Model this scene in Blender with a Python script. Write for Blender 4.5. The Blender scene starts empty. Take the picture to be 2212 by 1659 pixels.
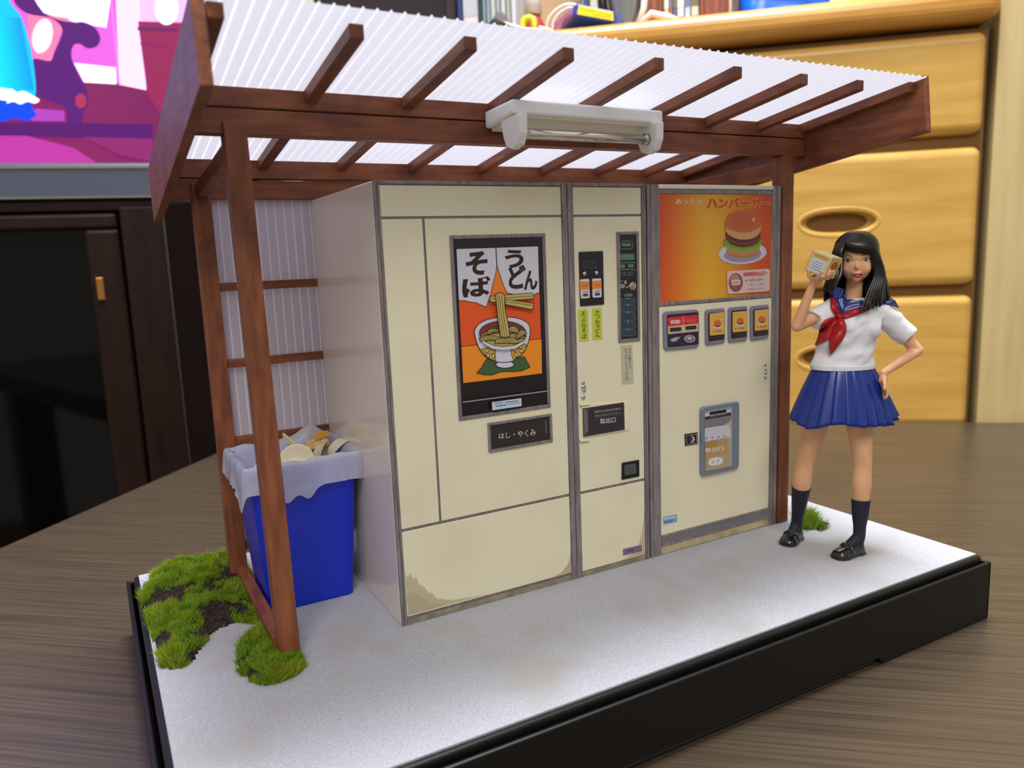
import bpy, bmesh, math, random
from mathutils import Vector, Matrix, noise
from mathutils.bvhtree import BVHTree
from mathutils.geometry import tessellate_polygon, delaunay_2d_cdt, intersect_point_line
random.seed(7)
SC = bpy.context.scene
COL = SC.collection
S = 0.01                      # everything below is written in centimetres, built in metres
# ---------------------------------------------------------------- camera (calibrated on the photograph)
RC = ((0.8748847574382049, -0.48269679757882933, -0.03975503501993062),
      (-0.11194071536081517, -0.12166492264193855, -0.9862387757754407),
      (0.47121750545454294, 0.8672954791797739, -0.16047621115767913))
CC = Vector((-8.43235093, -24.3410535, 12.59794382))
FPX = 1664.17
cam = bpy.data.cameras.new('camera'); camo = bpy.data.objects.new('camera', cam); COL.objects.link(camo)
r0, r1, r2 = [Vector(v) for v in RC]
mrot = Matrix(((r0.x, -r1.x, -r2.x), (r0.y, -r1.y, -r2.y), (r0.z, -r1.z, -r2.z)))
camo.matrix_world = Matrix.Translation(CC * S) @ mrot.to_4x4()
cam.sensor_width = 36; cam.lens = FPX / 2212 * 36; cam.clip_start = 0.01; cam.clip_end = 30
cam.dof.use_dof = True; cam.dof.focus_distance = 0.285; cam.dof.aperture_fstop = 15
SC.camera = camo
# ---------------------------------------------------------------- world, lights, exposure
wd = bpy.data.worlds.new('world'); SC.world = wd; wd.use_nodes = True
wd.node_tree.nodes['Background'].inputs[0].default_value = (0.66, 0.62, 0.56, 1)
wd.node_tree.nodes['Background'].inputs[1].default_value = 0.58
def area(name, loc, target, size, power, col, sy=None):
    l = bpy.data.lights.new(name, 'AREA'); l.energy = power; l.color = col; l.size = size * S
    l.shape = 'RECTANGLE'; l.size_y = (sy or size) * S
    o = bpy.data.objects.new(name, l); COL.objects.link(o); o.location = Vector(loc) * S
    d = Vector(target) - Vector(loc); o.rotation_euler = d.to_track_quat('-Z', 'Y').to_euler(); return o
area('ceiling_light', (22, 6, 165), (12, 0, 0), 55, 47, (0.93, 0.96, 1.0), 55)
area('front_fill', (-50, -120, 140), (8, 0, 6), 70, 14, (1.0, 0.97, 0.93), 70)  # fill lamp added behind the camera to brighten the machine fronts
SC.view_settings.view_transform = 'Standard'; SC.view_settings.look = 'None'
SC.view_settings.exposure = 0.29; SC.view_settings.gamma = 1; SC.view_settings.use_curve_mapping = False
# ---------------------------------------------------------------- helpers
def ray(u, v):
    a, b = (u - 1106) / FPX, (v - 829.5) / FPX
    return r0 * a + r1 * b + r2
def hitp(u, v, n, k):
    d = ray(u, v); n = Vector(n); return CC + d * ((k - n.dot(CC)) / n.dot(d))
def PY(u, v, y=0.0): return hitp(u, v, (0, 1, 0), y)
def PX(u, v, x): return hitp(u, v, (1, 0, 0), x)
def PZ(u, v, z=0.0): return hitp(u, v, (0, 0, 1), z)
def lin(c):
    return tuple(((x / 255) / 12.92 if x / 255 <= .04045 else ((x / 255 + .055) / 1.055) ** 2.4) for x in c[:3]) + (1,)
MATS = {}
def mat(name, col, rough=.5, spec=.5, noise_amt=0, scale=30, stretch=(1, 1, 1), col2=None, bump=0, bscale=None, coat=0, metal=0,
        trans=0, detail=4, dirt=None, dscale=6, alpha=1, lo=.35, hi=.65, emit=0):
    if name in MATS: return MATS[name]
    m = bpy.data.materials.new(name); m.use_nodes = True; MATS[name] = m
    nt = m.node_tree; b = nt.nodes['Principled BSDF']; L = nt.links.new
    b.inputs['Roughness'].default_value = rough; b.inputs['Specular IOR Level'].default_value = spec
    b.inputs['Metallic'].default_value = metal; b.inputs['Coat Weight'].default_value = coat
    b.inputs['Alpha'].default_value = alpha
    c = lin(col); out = None
    tc = nt.nodes.new('ShaderNodeTexCoord'); mp = nt.nodes.new('ShaderNodeMapping')
    L(tc.outputs['Object'], mp.inputs[0]); mp.inputs['Scale'].default_value = [s * 100 for s in stretch]
    if col2 is not None:
        nz = nt.nodes.new('ShaderNodeTexNoise'); nz.inputs['Scale'].default_value = scale; nz.inputs['Detail'].default_value = detail
        L(mp.outputs[0], nz.inputs['Vector'])
        rp = nt.nodes.new('ShaderNodeValToRGB'); rp.color_ramp.elements[0].position = lo; rp.color_ramp.elements[1].position = hi
        rp.color_ramp.elements[0].color = lin(col2); rp.color_ramp.elements[1].color = c
        L(nz.outputs['Fac'], rp.inputs[0]); out = rp.outputs[0]
    if dirt is not None:
        n2 = nt.nodes.new('ShaderNodeTexNoise'); n2.inputs['Scale'].default_value = dscale; n2.inputs['Detail'].default_value = 6
        m2 = nt.nodes.new('ShaderNodeMapping'); L(tc.outputs['Object'], m2.inputs[0]); m2.inputs['Scale'].default_value = (100, 100, 100)
        L(m2.outputs[0], n2.inputs['Vector'])
        rp2 = nt.nodes.new('ShaderNodeValToRGB'); rp2.color_ramp.elements[0].position = .5; rp2.color_ramp.elements[1].position = .75
        L(n2.outputs['Fac'], rp2.inputs[0])
        mx = nt.nodes.new('ShaderNodeMix'); mx.data_type = 'RGBA'
        L(rp2.outputs[0], mx.inputs[0])
        if out: L(out, mx.inputs[6])
        else: mx.inputs[6].default_value = c
        mx.inputs[7].default_value = lin(dirt); out = mx.outputs[2]
    if out: L(out, b.inputs['Base Color'])
    else: b.inputs['Base Color'].default_value = c
    if bump:
        n3 = nt.nodes.new('ShaderNodeTexNoise'); n3.inputs['Scale'].default_value = bscale or scale; n3.inputs['Detail'].default_value = 3
        L(mp.outputs[0], n3.inputs['Vector'])
        bp = nt.nodes.new('ShaderNodeBump'); bp.inputs['Strength'].default_value = bump; bp.inputs['Distance'].default_value = .0002
        L(n3.outputs['Fac'], bp.inputs['Height']); L(bp.outputs[0], b.inputs['Normal'])
    if trans or emit:
        o = nt.nodes['Material Output']
    if trans:
        t = nt.nodes.new('ShaderNodeBsdfTranslucent'); ms = nt.nodes.new('ShaderNodeMixShader')
        if out: L(out, t.inputs[0])
        else: t.inputs[0].default_value = c
        ms.inputs[0].default_value = trans; L(b.outputs[0], ms.inputs[1]); L(t.outputs[0], ms.inputs[2]); L(ms.outputs[0], o.inputs[0])
    return m
def vmat(name, rough=.5, emit=0, trans=0, spec=.5):
    if name in MATS: return MATS[name]
    m = bpy.data.materials.new(name); m.use_nodes = True; MATS[name] = m
    nt = m.node_tree; b = nt.nodes['Principled BSDF']; a = nt.nodes.new('ShaderNodeVertexColor'); a.layer_name = 'Col'
    b.inputs['Specular IOR Level'].default_value = spec
    nt.links.new(a.outputs[0], b.inputs['Base Color']); b.inputs['Roughness'].default_value = rough
    if emit:
        nt.links.new(a.outputs[0], b.inputs['Emission Color']); b.inputs['Emission Strength'].default_value = emit
        b.inputs['Base Color'].default_value = (0.01, 0.01, 0.01, 1); nt.links.remove(b.inputs['Base Color'].links[0])
    if trans:
        o = nt.nodes['Material Output']; t = nt.nodes.new('ShaderNodeBsdfTranslucent'); ms = nt.nodes.new('ShaderNodeMixShader')
        nt.links.new(a.outputs[0], t.inputs[0]); ms.inputs[0].default_value = trans
        nt.links.new(b.outputs[0], ms.inputs[1]); nt.links.new(t.outputs[0], ms.inputs[2]); nt.links.new(ms.outputs[0], o.inputs[0])
    return m
class MB:
    def __init__(s): s.v = []; s.f = []; s.c = []; s.cc = None; s.sm = []; s.smooth = False
    def add(s, vs, fs):
        k = len(s.v); s.v += [Vector(p) for p in vs]
        for f in fs: s.f.append([i + k for i in f]); s.c.append(s.cc); s.sm.append(s.smooth)
        return s
    def box(s, x0, x1, y0, y1, z0, z1):
        return s.box8([(x0, y0, z0), (x1, y0, z0), (x1, y1, z0), (x0, y1, z0), (x0, y0, z1), (x1, y0, z1), (x1, y1, z1), (x0, y1, z1)])
    def box8(s, p): return s.add(p, [(3, 2, 1, 0), (4, 5, 6, 7), (0, 1, 5, 4), (1, 2, 6, 5), (2, 3, 7, 6), (3, 0, 4, 7)])
    def prism(s, pts, off):
        n = len(pts); off = Vector(off); pts = [Vector(p) for p in pts]
        s.add(pts + [p + off for p in pts], [list(range(n)), list(range(2 * n - 1, n - 1, -1))] + [(i, i + n, (i + 1) % n + n, (i + 1) % n) for i in range(n)])
        return s
    def tube(s, path, rad, n=10, flat=1.0, up=None, caps=True, sm=True):
        path = [Vector(p) for p in path]; k = len(path)
        if not hasattr(rad, '__len__'): rad = [rad] * k
        old = s.smooth; s.smooth = sm
        vs = []; ref = Vector(up) if up else Vector((0.13, 0.31, 0.94))
        for i, p in enumerate(path):
            t = (path[min(i + 1, k - 1)] - path[max(i - 1, 0)]).normalized()
            a = ref - t * ref.dot(t)
            if a.length < 1e-4: a = Vector((1, 0, 0)) - t * t.x
            a.normalize(); b = t.cross(a); ref = a
            for j in range(n):
                th = 2 * math.pi * j / n
                vs.append(p + a * (math.cos(th) * rad[i] * flat) + b * (math.sin(th) * rad[i]))
        fs = [(i * n + j, i * n + (j + 1) % n, (i + 1) * n + (j + 1) % n, (i + 1) * n + j) for i in range(k - 1) for j in range(n)]
        if caps: fs += [list(range(n - 1, -1, -1)), [(k - 1) * n + j for j in range(n)]]
        s.add(vs, fs); s.smooth = old; return s
    def cap(s, a, b, ra, rb, n=14):
        a = Vector(a); b = Vector(b); d = b - a; L = d.length; t = d.normalized() if L > 1e-6 else Vector((0, 0, 1))
        pts = []; rs = []
        for i in range(5):
            th = math.pi / 2 * i / 5; pts.append(a - t * ra * math.cos(th)); rs.append(max(ra * math.sin(th), ra * .02))
        pts.append(a); rs.append(ra); pts.append(b); rs.append(rb)
        for i in range(4, -1, -1):
            th = math.pi / 2 * i / 5; pts.append(b + t * rb * math.cos(th)); rs.append(max(rb * math.sin(th), rb * .02))
        return s.tube(pts, rs, n)
    def chain(s, pts, rs, n=14):
        for i in range(len(pts) - 1): s.cap(pts[i], pts[i + 1], rs[i], rs[i + 1], n)
        return s
    def ell(s, c, r, n=20, m=12, M=None):
        c = Vector(c); old = s.smooth; s.smooth = True; vs = [];
        for i in range(m + 1):
            ph = math.pi * i / m
            for j in range(n):
                th = 2 * math.pi * j / n
                p = Vector((r[0] * math.sin(ph) * math.cos(th), r[1] * math.sin(ph) * math.sin(th), r[2] * math.cos(ph)))
                vs.append(c + (M @ p if M else p))
        s.add(vs, [(i * n + j, (i + 1) * n + j, (i + 1) * n + (j + 1) % n, i * n + (j + 1) % n) for i in range(m) for j in range(n)])
        s.smooth = old; return s
    def lathe(s, c, prof, n=32, ex=1, ey=1, M=None):
        c = Vector(c); old = s.smooth; s.smooth = True; vs = []
        for r, z in prof:
            for j in range(n):
                th = 2 * math.pi * j / n; p = Vector((r * ex * math.cos(th), r * ey * math.sin(th), z)); vs.append(c + (M @ p if M else p))
        s.add(vs, [(i * n + j, i * n + (j + 1) % n, (i + 1) * n + (j + 1) % n, (i + 1) * n + j) for i in range(len(prof) - 1) for j in range(n)])
        s.smooth = old; return s
    def xf(s, M, start=0):
        for i in range(start, len(s.v)): s.v[i] = M @ s.v[i]
        return s
def tag(o, label=None, cat=None, group=None, kind=None):
    if label: o['label'] = label
    if cat: o['category'] = cat
    if group: o['group'] = group
    if kind: o['kind'] = kind
    return o
def thing(name, label, cat, loc, group=None):
    o = bpy.data.objects.new(name, None); COL.objects.link(o); o.location = Vector(loc) * S; o.empty_display_size = .01
    return tag(o, label, cat, group)
def worg(p):
    v = Vector((0, 0, 0))
    while p: v += Vector(p.location); p = p.parent
    return v
def obj(name, mb, m, parent=None, bevel=0, solid=0, segs=2, sub=0, label=None):
    me = bpy.data.meshes.new(name)
    if parent is not None: org = worg(parent)
    else:
        xs = [p.x for p in mb.v]; ys = [p.y for p in mb.v]; zs = [p.z for p in mb.v]
        org = Vector(((min(xs) + max(xs)) / 2, (min(ys) + max(ys)) / 2, min(zs))) * S
    me.from_pydata([tuple(p * S - org) for p in mb.v], [], mb.f); me.materials.append(m)
    if any(mb.sm): me.polygons.foreach_set('use_smooth', mb.sm)
    if any(c is not None for c in mb.c):
        ca = me.color_attributes.new('Col', 'FLOAT_COLOR', 'CORNER'); buf = []
        for f, c in zip(mb.f, mb.c):
            if c is None: c = (1, 1, 1, 1)
            if isinstance(c[0], (tuple, list)): [buf.extend(x) for x in c]
            else: buf.extend(tuple(c) * len(f))
        ca.data.foreach_set('color', buf)
    o = bpy.data.objects.new(name, me); COL.objects.link(o)
    if parent is not None: o.parent = parent
    else: o.location = org
    if bevel:
        b = o.modifiers.new('b', 'BEVEL'); b.width = bevel * S; b.segments = segs; b.limit_method = 'ANGLE'; b.angle_limit = .6
    if solid:
        b = o.modifiers.new('s', 'SOLIDIFY'); b.thickness = solid * S; b.offset = 0
    if sub:
        b = o.modifiers.new('u', 'SUBSURF'); b.levels = sub; b.render_levels = sub
    if label: o['label'] = label
    return o
def remesh(mb, vox, smooth=4, fn=None):
    """union of closed shapes -> one continuous skin (returns an MB)"""
    me = bpy.data.meshes.new('tmp'); me.from_pydata([tuple(p) for p in mb.v], [], mb.f)
    bm = bmesh.new(); bm.from_mesh(me); bmesh.ops.remove_doubles(bm, verts=bm.verts, dist=1e-5); bmesh.ops.recalc_face_normals(bm, faces=bm.faces); bm.to_mesh(me); bm.free()
    o = bpy.data.objects.new('tmp', me); COL.objects.link(o)
    r = o.modifiers.new('r', 'REMESH'); r.mode = 'VOXEL'; r.voxel_size = vox
    if smooth: q = o.modifiers.new('q', 'SMOOTH'); q.iterations = smooth; q.factor = .5
    dg = bpy.context.evaluated_depsgraph_get(); e = o.evaluated_get(dg); m2 = bpy.data.meshes.new_from_object(e)
    out = MB(); out.smooth = True
    vs = [v.co.copy() for v in m2.vertices]
    if fn: vs = [fn(v) for v in vs]
    out.add(vs, [list(p.vertices) for p in m2.polygons])
    bpy.data.objects.remove(o); bpy.data.meshes.remove(me); bpy.data.meshes.remove(m2); return out
FONTCACHE = {}
def glyphs(txt, bold=0.0):
    k = (txt, bold)
    if k in FONTCACHE: return FONTCACHE[k]
    c = bpy.data.curves.new('t', 'FONT'); c.body = txt; c.offset = bold; c.resolution_u = 4
    o = bpy.data.objects.new('t', c); COL.objects.link(o)
    dg = bpy.context.evaluated_depsgraph_get(); m = bpy.data.meshes.new_from_object(o.evaluated_get(dg))
    vs = [(v.co.x, v.co.y) for v in m.vertices]; fs = [list(p.vertices) for p in m.polygons]
    bpy.data.objects.remove(o); bpy.data.curves.remove(c); bpy.data.meshes.remove(m)
    x0 = min(v[0] for v in vs); x1 = max(v[0] for v in vs); y0 = min(v[1] for v in vs); y1 = max(v[1] for v in vs)
    vs = [((x - x0) / max(x1 - x0, 1e-6), (y1 - y) / max(y1 - y0, 1e-6)) for x, y in vs]
    FONTCACHE[k] = (vs, fs); return vs, fs
class Art(MB):
    """flat print on a real plane; 2-D coordinates are mapped to that plane by `to`"""
    def __init__(s, to, nrm, step=.0016):
        super().__init__(); s.to = to; s.n = Vector(nrm).normalized(); s.k = 0; s.step = step
    def P(s, p, k=None): return s.to(p[0], p[1]) + s.n * (s.step * (s.k if k is None else k))
    def poly(s, pts, col, line=None, w=4):
        s.k += 1; s.cc = lin(col); P = [s.P(p) for p in pts]
        tris = tessellate_polygon([[Vector((p[0], p[1], 0)) for p in pts]])
        s.add(P, [list(t) for t in tris])
        if line: s.stroke(list(pts) + [pts[0]], w, line)
        return s
    def stroke(s, pts, w, col):
        s.k += 1; s.cc = lin(col)
        for a, b in zip(pts, pts[1:]):
            dx, dy = b[0] - a[0], b[1] - a[1]; L = math.hypot(dx, dy)
            if L < 1e-6: continue
            nx, ny = -dy / L * w / 2, dx / L * w / 2; ex, ey = dx / L * w * .35, dy / L * w * .35
            q = [(a[0] - ex + nx, a[1] - ey + ny), (b[0] + ex + nx, b[1] + ey + ny), (b[0] + ex - nx, b[1] + ey - ny), (a[0] - ex - nx, a[1] - ey - ny)]
            s.add([s.P(p) for p in q], [(0, 1, 2, 3)])
        return s
    def ellp(s, cx, cy, rx, ry, col, line=None, w=4, a0=0, a1=360, rot=0, n=36):
        c, d = math.cos(math.radians(rot)), math.sin(math.radians(rot)); pts = []
        for i in range(n):
            t = math.radians(a0 + (a1 - a0) * i / (n if a1 - a0 == 360 else n - 1))
            x, y = rx * math.cos(t), ry * math.sin(t); pts.append((cx + x * c - y * d, cy + x * d + y * c))
        return s.poly(pts, col, line, w)
    def grad(s, quad, cols, bend=0):
        """quad TL,TR,BR,BL with colours left to right"""
        s.k += 1; n = len(cols) - 1; TL, TR, BR, BL = quad; old = s.cc
        def L(a, b, t): return (a[0] + (b[0] - a[0]) * t, a[1] + (b[1] - a[1]) * t)
        for i in range(n):
            t0, t1 = i / n, (i + 1) / n; s.cc = [lin(cols[i]), lin(cols[i + 1]), lin(cols[i + 1]), lin(cols[i])]
            s.add([s.P(L(TL, TR, t0)), s.P(L(TL, TR, t1)), s.P(L(BL, BR, t1)), s.P(L(BL, BR, t0))], [(0, 1, 2, 3)])
        s.cc = None; return s
    def text(s, txt, quad, col, bold=0.0, shear=0):
        s.k += 1; s.cc = lin(col); vs, fs = glyphs(txt, bold); TL, TR, BR, BL = quad
        def m(x, y):
            x = x + shear * (1 - y)
            a = (TL[0] + (TR[0] - TL[0]) * x, TL[1] + (TR[1] - TL[1]) * x); b = (BL[0] + (BR[0] - BL[0]) * x, BL[1] + (BR[1] - BL[1]) * x)
            return (a[0] + (b[0] - a[0]) * y, a[1] + (b[1] - a[1]) * y)
        s.add([s.P(m(x, y)) for x, y in vs], fs); return s
def sp(pts, n=6, closed=False):
    """Catmull-Rom through points of any dimension"""
    P = [tuple(p) for p in pts]; out = []; k = len(P); D = len(P[0])
    rng = range(k) if closed else range(k - 1)
    for i in rng:
        if closed: a, b, c, d = P[i - 1], P[i], P[(i + 1) % k], P[(i + 2) % k]
        else: a, b, c, d = P[max(i - 1, 0)], P[i], P[i + 1], P[min(i + 2, k - 1)]
        for j in range(n):
            t = j / n
            out.append(tuple(.5 * (2 * b[q] + (c[q] - a[q]) * t + (2 * a[q] - 5 * b[q] + 4 * c[q] - d[q]) * t * t + (3 * b[q] - a[q] - 3 * c[q] + d[q]) * t ** 3) for q in range(D)))
    if not closed: out.append(P[-1])
    return out
def rr(x0, y0, x1, y1, r, n=4):
    out = []
    for cx, cy, a in ((x1 - r, y0 + r, -90), (x1 - r, y1 - r, 0), (x0 + r, y1 - r, 90), (x0 + r, y0 + r, 180)):
        for i in range(n + 1):
            t = math.radians(a + 90 * i / n); out.append((cx + r * math.cos(t), cy + r * math.sin(t)))
    return out
def quadmap(quad, pts):
    """unit square points -> quad TL,TR,BR,BL"""
    TL, TR, BR, BL = quad; out = []
    for x, y in pts:
        a = (TL[0] + (TR[0] - TL[0]) * x, TL[1] + (TR[1] - TL[1]) * x); b = (BL[0] + (BR[0] - BL[0]) * x, BL[1] + (BR[1] - BL[1]) * x)
        out.append((a[0] + (b[0] - a[0]) * y, a[1] + (b[1] - a[1]) * y))
    return out
# ================================================================ the setting
ZT = -2.72                                            # table top
P0 = Vector((56.85, 13.51, 0)); U = Vector((.757, -.653, 0)).normalized(); N = Vector((.653, .757, 0)).normalized()
MCH = Matrix(((U.x, N.x, 0, P0.x), (U.y, N.y, 0, P0.y), (0, 0, 1, 0), (0, 0, 0, 1)))   # chest frame: s along front, n depth, z up
def CHP(u, v, n=0):
    p = hitp(u, v, N, N.dot(P0) + n); return ((p - P0).dot(U), p.z)
def chbox(s0, s1, n0, n1, z0, z1): return MB().box(s0, s1, n0, n1, z0, z1).xf(MCH)
M_table = mat('table_wood', (76, 64, 50), .33, .5, col2=(54, 45, 36), scale=1.6, stretch=(1, 1, 1), detail=9, lo=.32, hi=.62)
def regrain(m, M, stretch, scale=1.0, extra=None):
    """run the grain along the axes of matrix M (world metres)"""
    nt = m.node_tree; e = M.to_euler()
    for n in nt.nodes:
        if n.type == 'MAPPING':
            r = nt.nodes.new('ShaderNodeMapping'); r.vector_type = 'TEXTURE'; r.inputs['Rotation'].default_value = e
            src = n.inputs[0].links[0].from_socket; nt.links.new(src, r.inputs[0]); nt.links.new(r.outputs[0], n.inputs[0])
            n.inputs['Scale'].default_value = [s * 100 for s in stretch]; break
R3 = MCH.to_3x3()
regrain(M_table, R3, (.07, 4.5, 1))
M_chest = mat('chest_wood', (216, 172, 88), .34, .45, col2=(200, 154, 70), scale=.8, detail=6); regrain(M_chest, R3, (.12, 1, 1.1))
M_ctop = mat('chest_top_wood', (204, 150, 66), .28, .5, col2=(188, 130, 50), scale=.8, detail=6); regrain(M_ctop, R3, (.12, 1, 1.1))
M_pale = mat('pale_wood', (206, 184, 132), .5, .3, col2=(194, 170, 118), scale=.8, detail=6); regrain(M_pale, R3, (1.4, 1, .1))
M_wall = mat('wall_paint', (216, 206, 188), .9, .2, col2=(210, 198, 178), scale=2, bump=.1)
M_floor = mat('floor_boards', (120, 92, 64), .5, .4, col2=(98, 74, 50), scale=.5)
o = obj('floor', MB().box(-220, 200, -160, 220, -74, -72), M_floor); o['kind'] = 'structure'
o = obj('wall_back', chbox(-200, 90, 44, 48, -72, 190), M_wall); o['kind'] = 'structure'
M_ceil = mat('ceiling_paint', (232, 228, 220), .9, .2)
# table
tb = thing('table', 'large dark wenge-look table that the whole display stands on', 'table', (20, -20, -72))
s0, s1, n0, n1 = -63.1, 60, -110, -.35
obj('table_top', chbox(s0, s1, n0, n1, ZT - 3, ZT), M_table, tb, bevel=.15)
for s in (s0 + 4, s1 - 10):
    for n in (n0 + 4, n1 - 10): obj('leg', chbox(s, s + 6, n, n + 6, -72, ZT - 3), M_table, tb, bevel=.2)
# chest of drawers
ct = thing('chest_of_drawers', 'honey-coloured wooden chest of drawers with oval finger pulls behind the table', 'chest', tuple(MCH @ Vector((-30, 20, -72))))
obj('carcass', MB().box(-60, -.1, .9, 42, -72, 29.4).box(-60.2, -59.6, 0, 1, -72, 29.4).xf(MCH), mat('chest_inside', (120, 84, 34), .6, .3), ct)
obj('top_board', chbox(-62, .3, -.9, 43, 29.75, 32.25), M_ctop, ct, bevel=1.0, segs=5)
def sg(c): return math.copysign(abs(c) ** .8, c)
def drawer_mesh(s0, s1, z0, z1, hc):
    bm = bmesh.new(); me = bpy.data.meshes.new('d'); q = MB().box(s0, s1, 0, 1.6, z0, z1)
    me.from_pydata([tuple(p) for p in q.v], [], q.f); a = bpy.data.objects.new('d', me); COL.objects.link(a)
    cu = MB(); cu.add([(hc[0] + 3.0 * k_ * sg(math.cos(t)) , y_, hc[1] + .95 * k_ * math.sin(t)) for k_, y_ in ((1.06, -.3), (1.0, .12), (.97, .5), (.9, .85), (.7, 1.0)) for t in [2 * math.pi * i / 48 for i in range(48)]], [(i * 48 + j, i * 48 + (j + 1) % 48, (i + 1) * 48 + (j + 1) % 48, (i + 1) * 48 + j) for i in range(4) for j in range(48)] + [list(range(47, -1, -1)), [4 * 48 + j for j in range(48)]]); cm = bpy.data.meshes.new('c'); cm.from_pydata([tuple(p) for p in cu.v], [], cu.f)
    b2 = bmesh.new(); b2.from_mesh(cm); bmesh.ops.remove_doubles(b2, verts=b2.verts, dist=1e-4); bmesh.ops.recalc_face_normals(b2, faces=b2.faces); b2.to_mesh(cm)
    c = bpy.data.objects.new('c', cm); COL.objects.link(c)
    m = a.modifiers.new('v', 'BEVEL'); m.width = .75; m.segments = 5; m.limit_method = 'ANGLE'
    m = a.modifiers.new('x', 'BOOLEAN'); m.object = c; m.operation = 'DIFFERENCE'; m.solver = 'EXACT'
    dg = bpy.context.evaluated_depsgraph_get(); m2 = bpy.data.meshes.new_from_object(a.evaluated_get(dg))
    out = MB().add([v.co.copy() for v in m2.vertices], [list(p.vertices) for p in m2.polygons]); out.xf(MCH)
    for x in (a, c): bpy.data.objects.remove(x)
    return out
for z0, z1, hz in ((21.15, 29.0, 25.3), (8.95, 20.15, 14.55), (-3.3, 8.1, 2.85), (-18, -4.2, -10), (-33, -19, -25), (-48, -34, -40)):
    hx = -11.2
    q = drawer_mesh(-59.4, -.35, z0, z1, (hx, hz)); d = obj('drawer', q, M_chest, ct)
    if hz > 0:
        rim = MB(); rim.tube([MCH @ Vector((hx + 3.22 * sg(math.cos(t)), 
 .275, hz + 1.17 * math.sin(t))) for t in [2 * math.pi * i / 48 for i in range(49)]], .31, 12, caps=False)
        obj('finger_pull', rim, M_chest, d)
pw = thing('pale_cabinet', 'pale beige wood-grain cabinet side at the far right beside the chest', 'cabinet', tuple(MCH @ Vector((15, 20, -72))))
obj('door_panel', chbox(.45, 32, .3, 2.4, -72, 120), M_pale, pw, bevel=.1)
obj('carcass', chbox(.45, 32, 2.4, 42, -72, 120), M_pale, pw)
# ---- television and its cabinet
TD = Vector((.981, -.1935, 0)).normalized(); TN = Vector((.1935, .981, 0)).normalized()       # TN points away from the camera
TP = CC + ray(260, 700) * 66
def TV(u, v, off=0): return hitp(u, v, TN, TN.dot(TP) + off)
def tvbox(u0, v0, u1, v1, o0, o1, vert=True):
    """box whose front face is the rectangle spanned by two picture corners on the TV plane"""
    a, b = TV(u0, v0, o0), TV(u1, v1, o0); x0, x1 = (a - TP).dot(TD), (b - TP).dot(TD)
    return tvb(x0, x1, o0, o1, min(a.z, b.z), max(a.z, b.z))
MT = Matrix(((TD.x, TN.x, 0, TP.x), (TD.y, TN.y, 0, TP.y), (0, 0, 1, 0), (0, 0, 0, 1)))
def tvb(x0, x1, o0, o1, z0, z1): return MB().box(x0, x1, o0, o1, z0, z1).xf(MT)
def tx(u, v, o=0): return (TV(u, v, o) - TP).dot(TD)
M_blk = mat('black_plastic', (14, 13, 14), .3, .5, bump=.05)
M_bez = mat('bezel_grey', (70, 76, 92), .3, .6)
M_cab = mat('cabinet_brown', (36, 18, 11), .4, .2, col2=(24, 12, 8), scale=.7, detail=6, stretch=(2, 2, .2))
zsb = TV(100, 352).z; zbz = TV(100, 432).z; XL = tx(-1500, 350); XR = tx(560, 350)
tv = thing('television', 'large television showing a pink room scene, behind the left end of the roof', 'television', tuple(MT @ Vector(((XL + XR) / 2, 3, zbz))))
obj('back_housing', tvb(XL - 2, XR + 2, .6, 6, zbz, zsb + 52), M_blk, tv, bevel=.3)
obj('bezel', MB().box(XL - 2, XR + 2, -.2, .6, zbz, zsb).box(XR, XR + 2, -.2, .6, zsb, zsb + 50).box(XL - 2, XL, -.2, .6, zsb, zsb + 50).box(XL - 2, XR + 2, -.2, .6, zsb + 48, zsb + 50).xf(MT), M_bez, tv, bevel=.25, segs=3)
obj('bezel_highlight', MB().box(XL - 2, XR + 2, -.28, -.2, zsb - .45, zsb - .3).box(XL - 2, XR + 2, -.28, -.2, zbz + .1, zbz + .2).xf(MT), mat('highlight_silver', (170, 165, 150), .2, .6, metal=.8), tv)  # bright metal strips imitate the highlight lines along the bezel edges
a = Art(lambda u, v: TV(u, v, .35), -TN, .004)
PK = (196, 84, 190)
a.poly([(-1500, -700), (600, -700), (600, 365), (-1500, 365)], PK)
a.grad([(-1500, 180), (600, 178), (600, 365), (-1500, 365)], [(110, 24, 104), (96, 20, 92), (78, 14, 76), (100, 20, 88), (112, 26, 80), (84, 14, 66)])
a.poly([(55, -560), (330, -560), (330, -20), (240, -10), (230, 60), (170, 50), (95, 28), (55, -20)], (255, 235, 255))
a.poly([(238, -300), (298, -300), (316, 195), (258, 183)], (250, 190, 252)); a.stroke([(240, 0), (258, 183)], 3, (215, 120, 215))
a.poly([(300, -300), (600, -300), (600, 52), (302, 46)], (248, 165, 250))
a.poly([(160, 136), (250, 146), (252, 182), (182, 178)], (255, 245, 255))
a.poly([(298, 46), (600, 60), (600, 260), (355, 262), (318, 200)], (126, 28, 72)); a.stroke([(300, 62), (380, 66)], 8, (90, 25, 80)); a.stroke([(305, 95), (365, 102)], 5, (110, 25, 80))
a.poly([(-1480, -680), (-230, -680), (-230, 230), (-1480, 230)], (176, 150, 255)); a.ellp(360, 18, 25, 36, (255, 250, 255)); a.ellp(372, -150, 60, 90, (255, 250, 255))  # violet block added outside the view to throw purple light on the roof board
a.poly([(60, 30), (110, 34), (150, 40), (128, 80), (110, 132), (78, 128), (62, 80)], (250, 110, 150)); a.ellp(92, 78, 22, 38, (255, 200, 225), rot=12)
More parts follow.
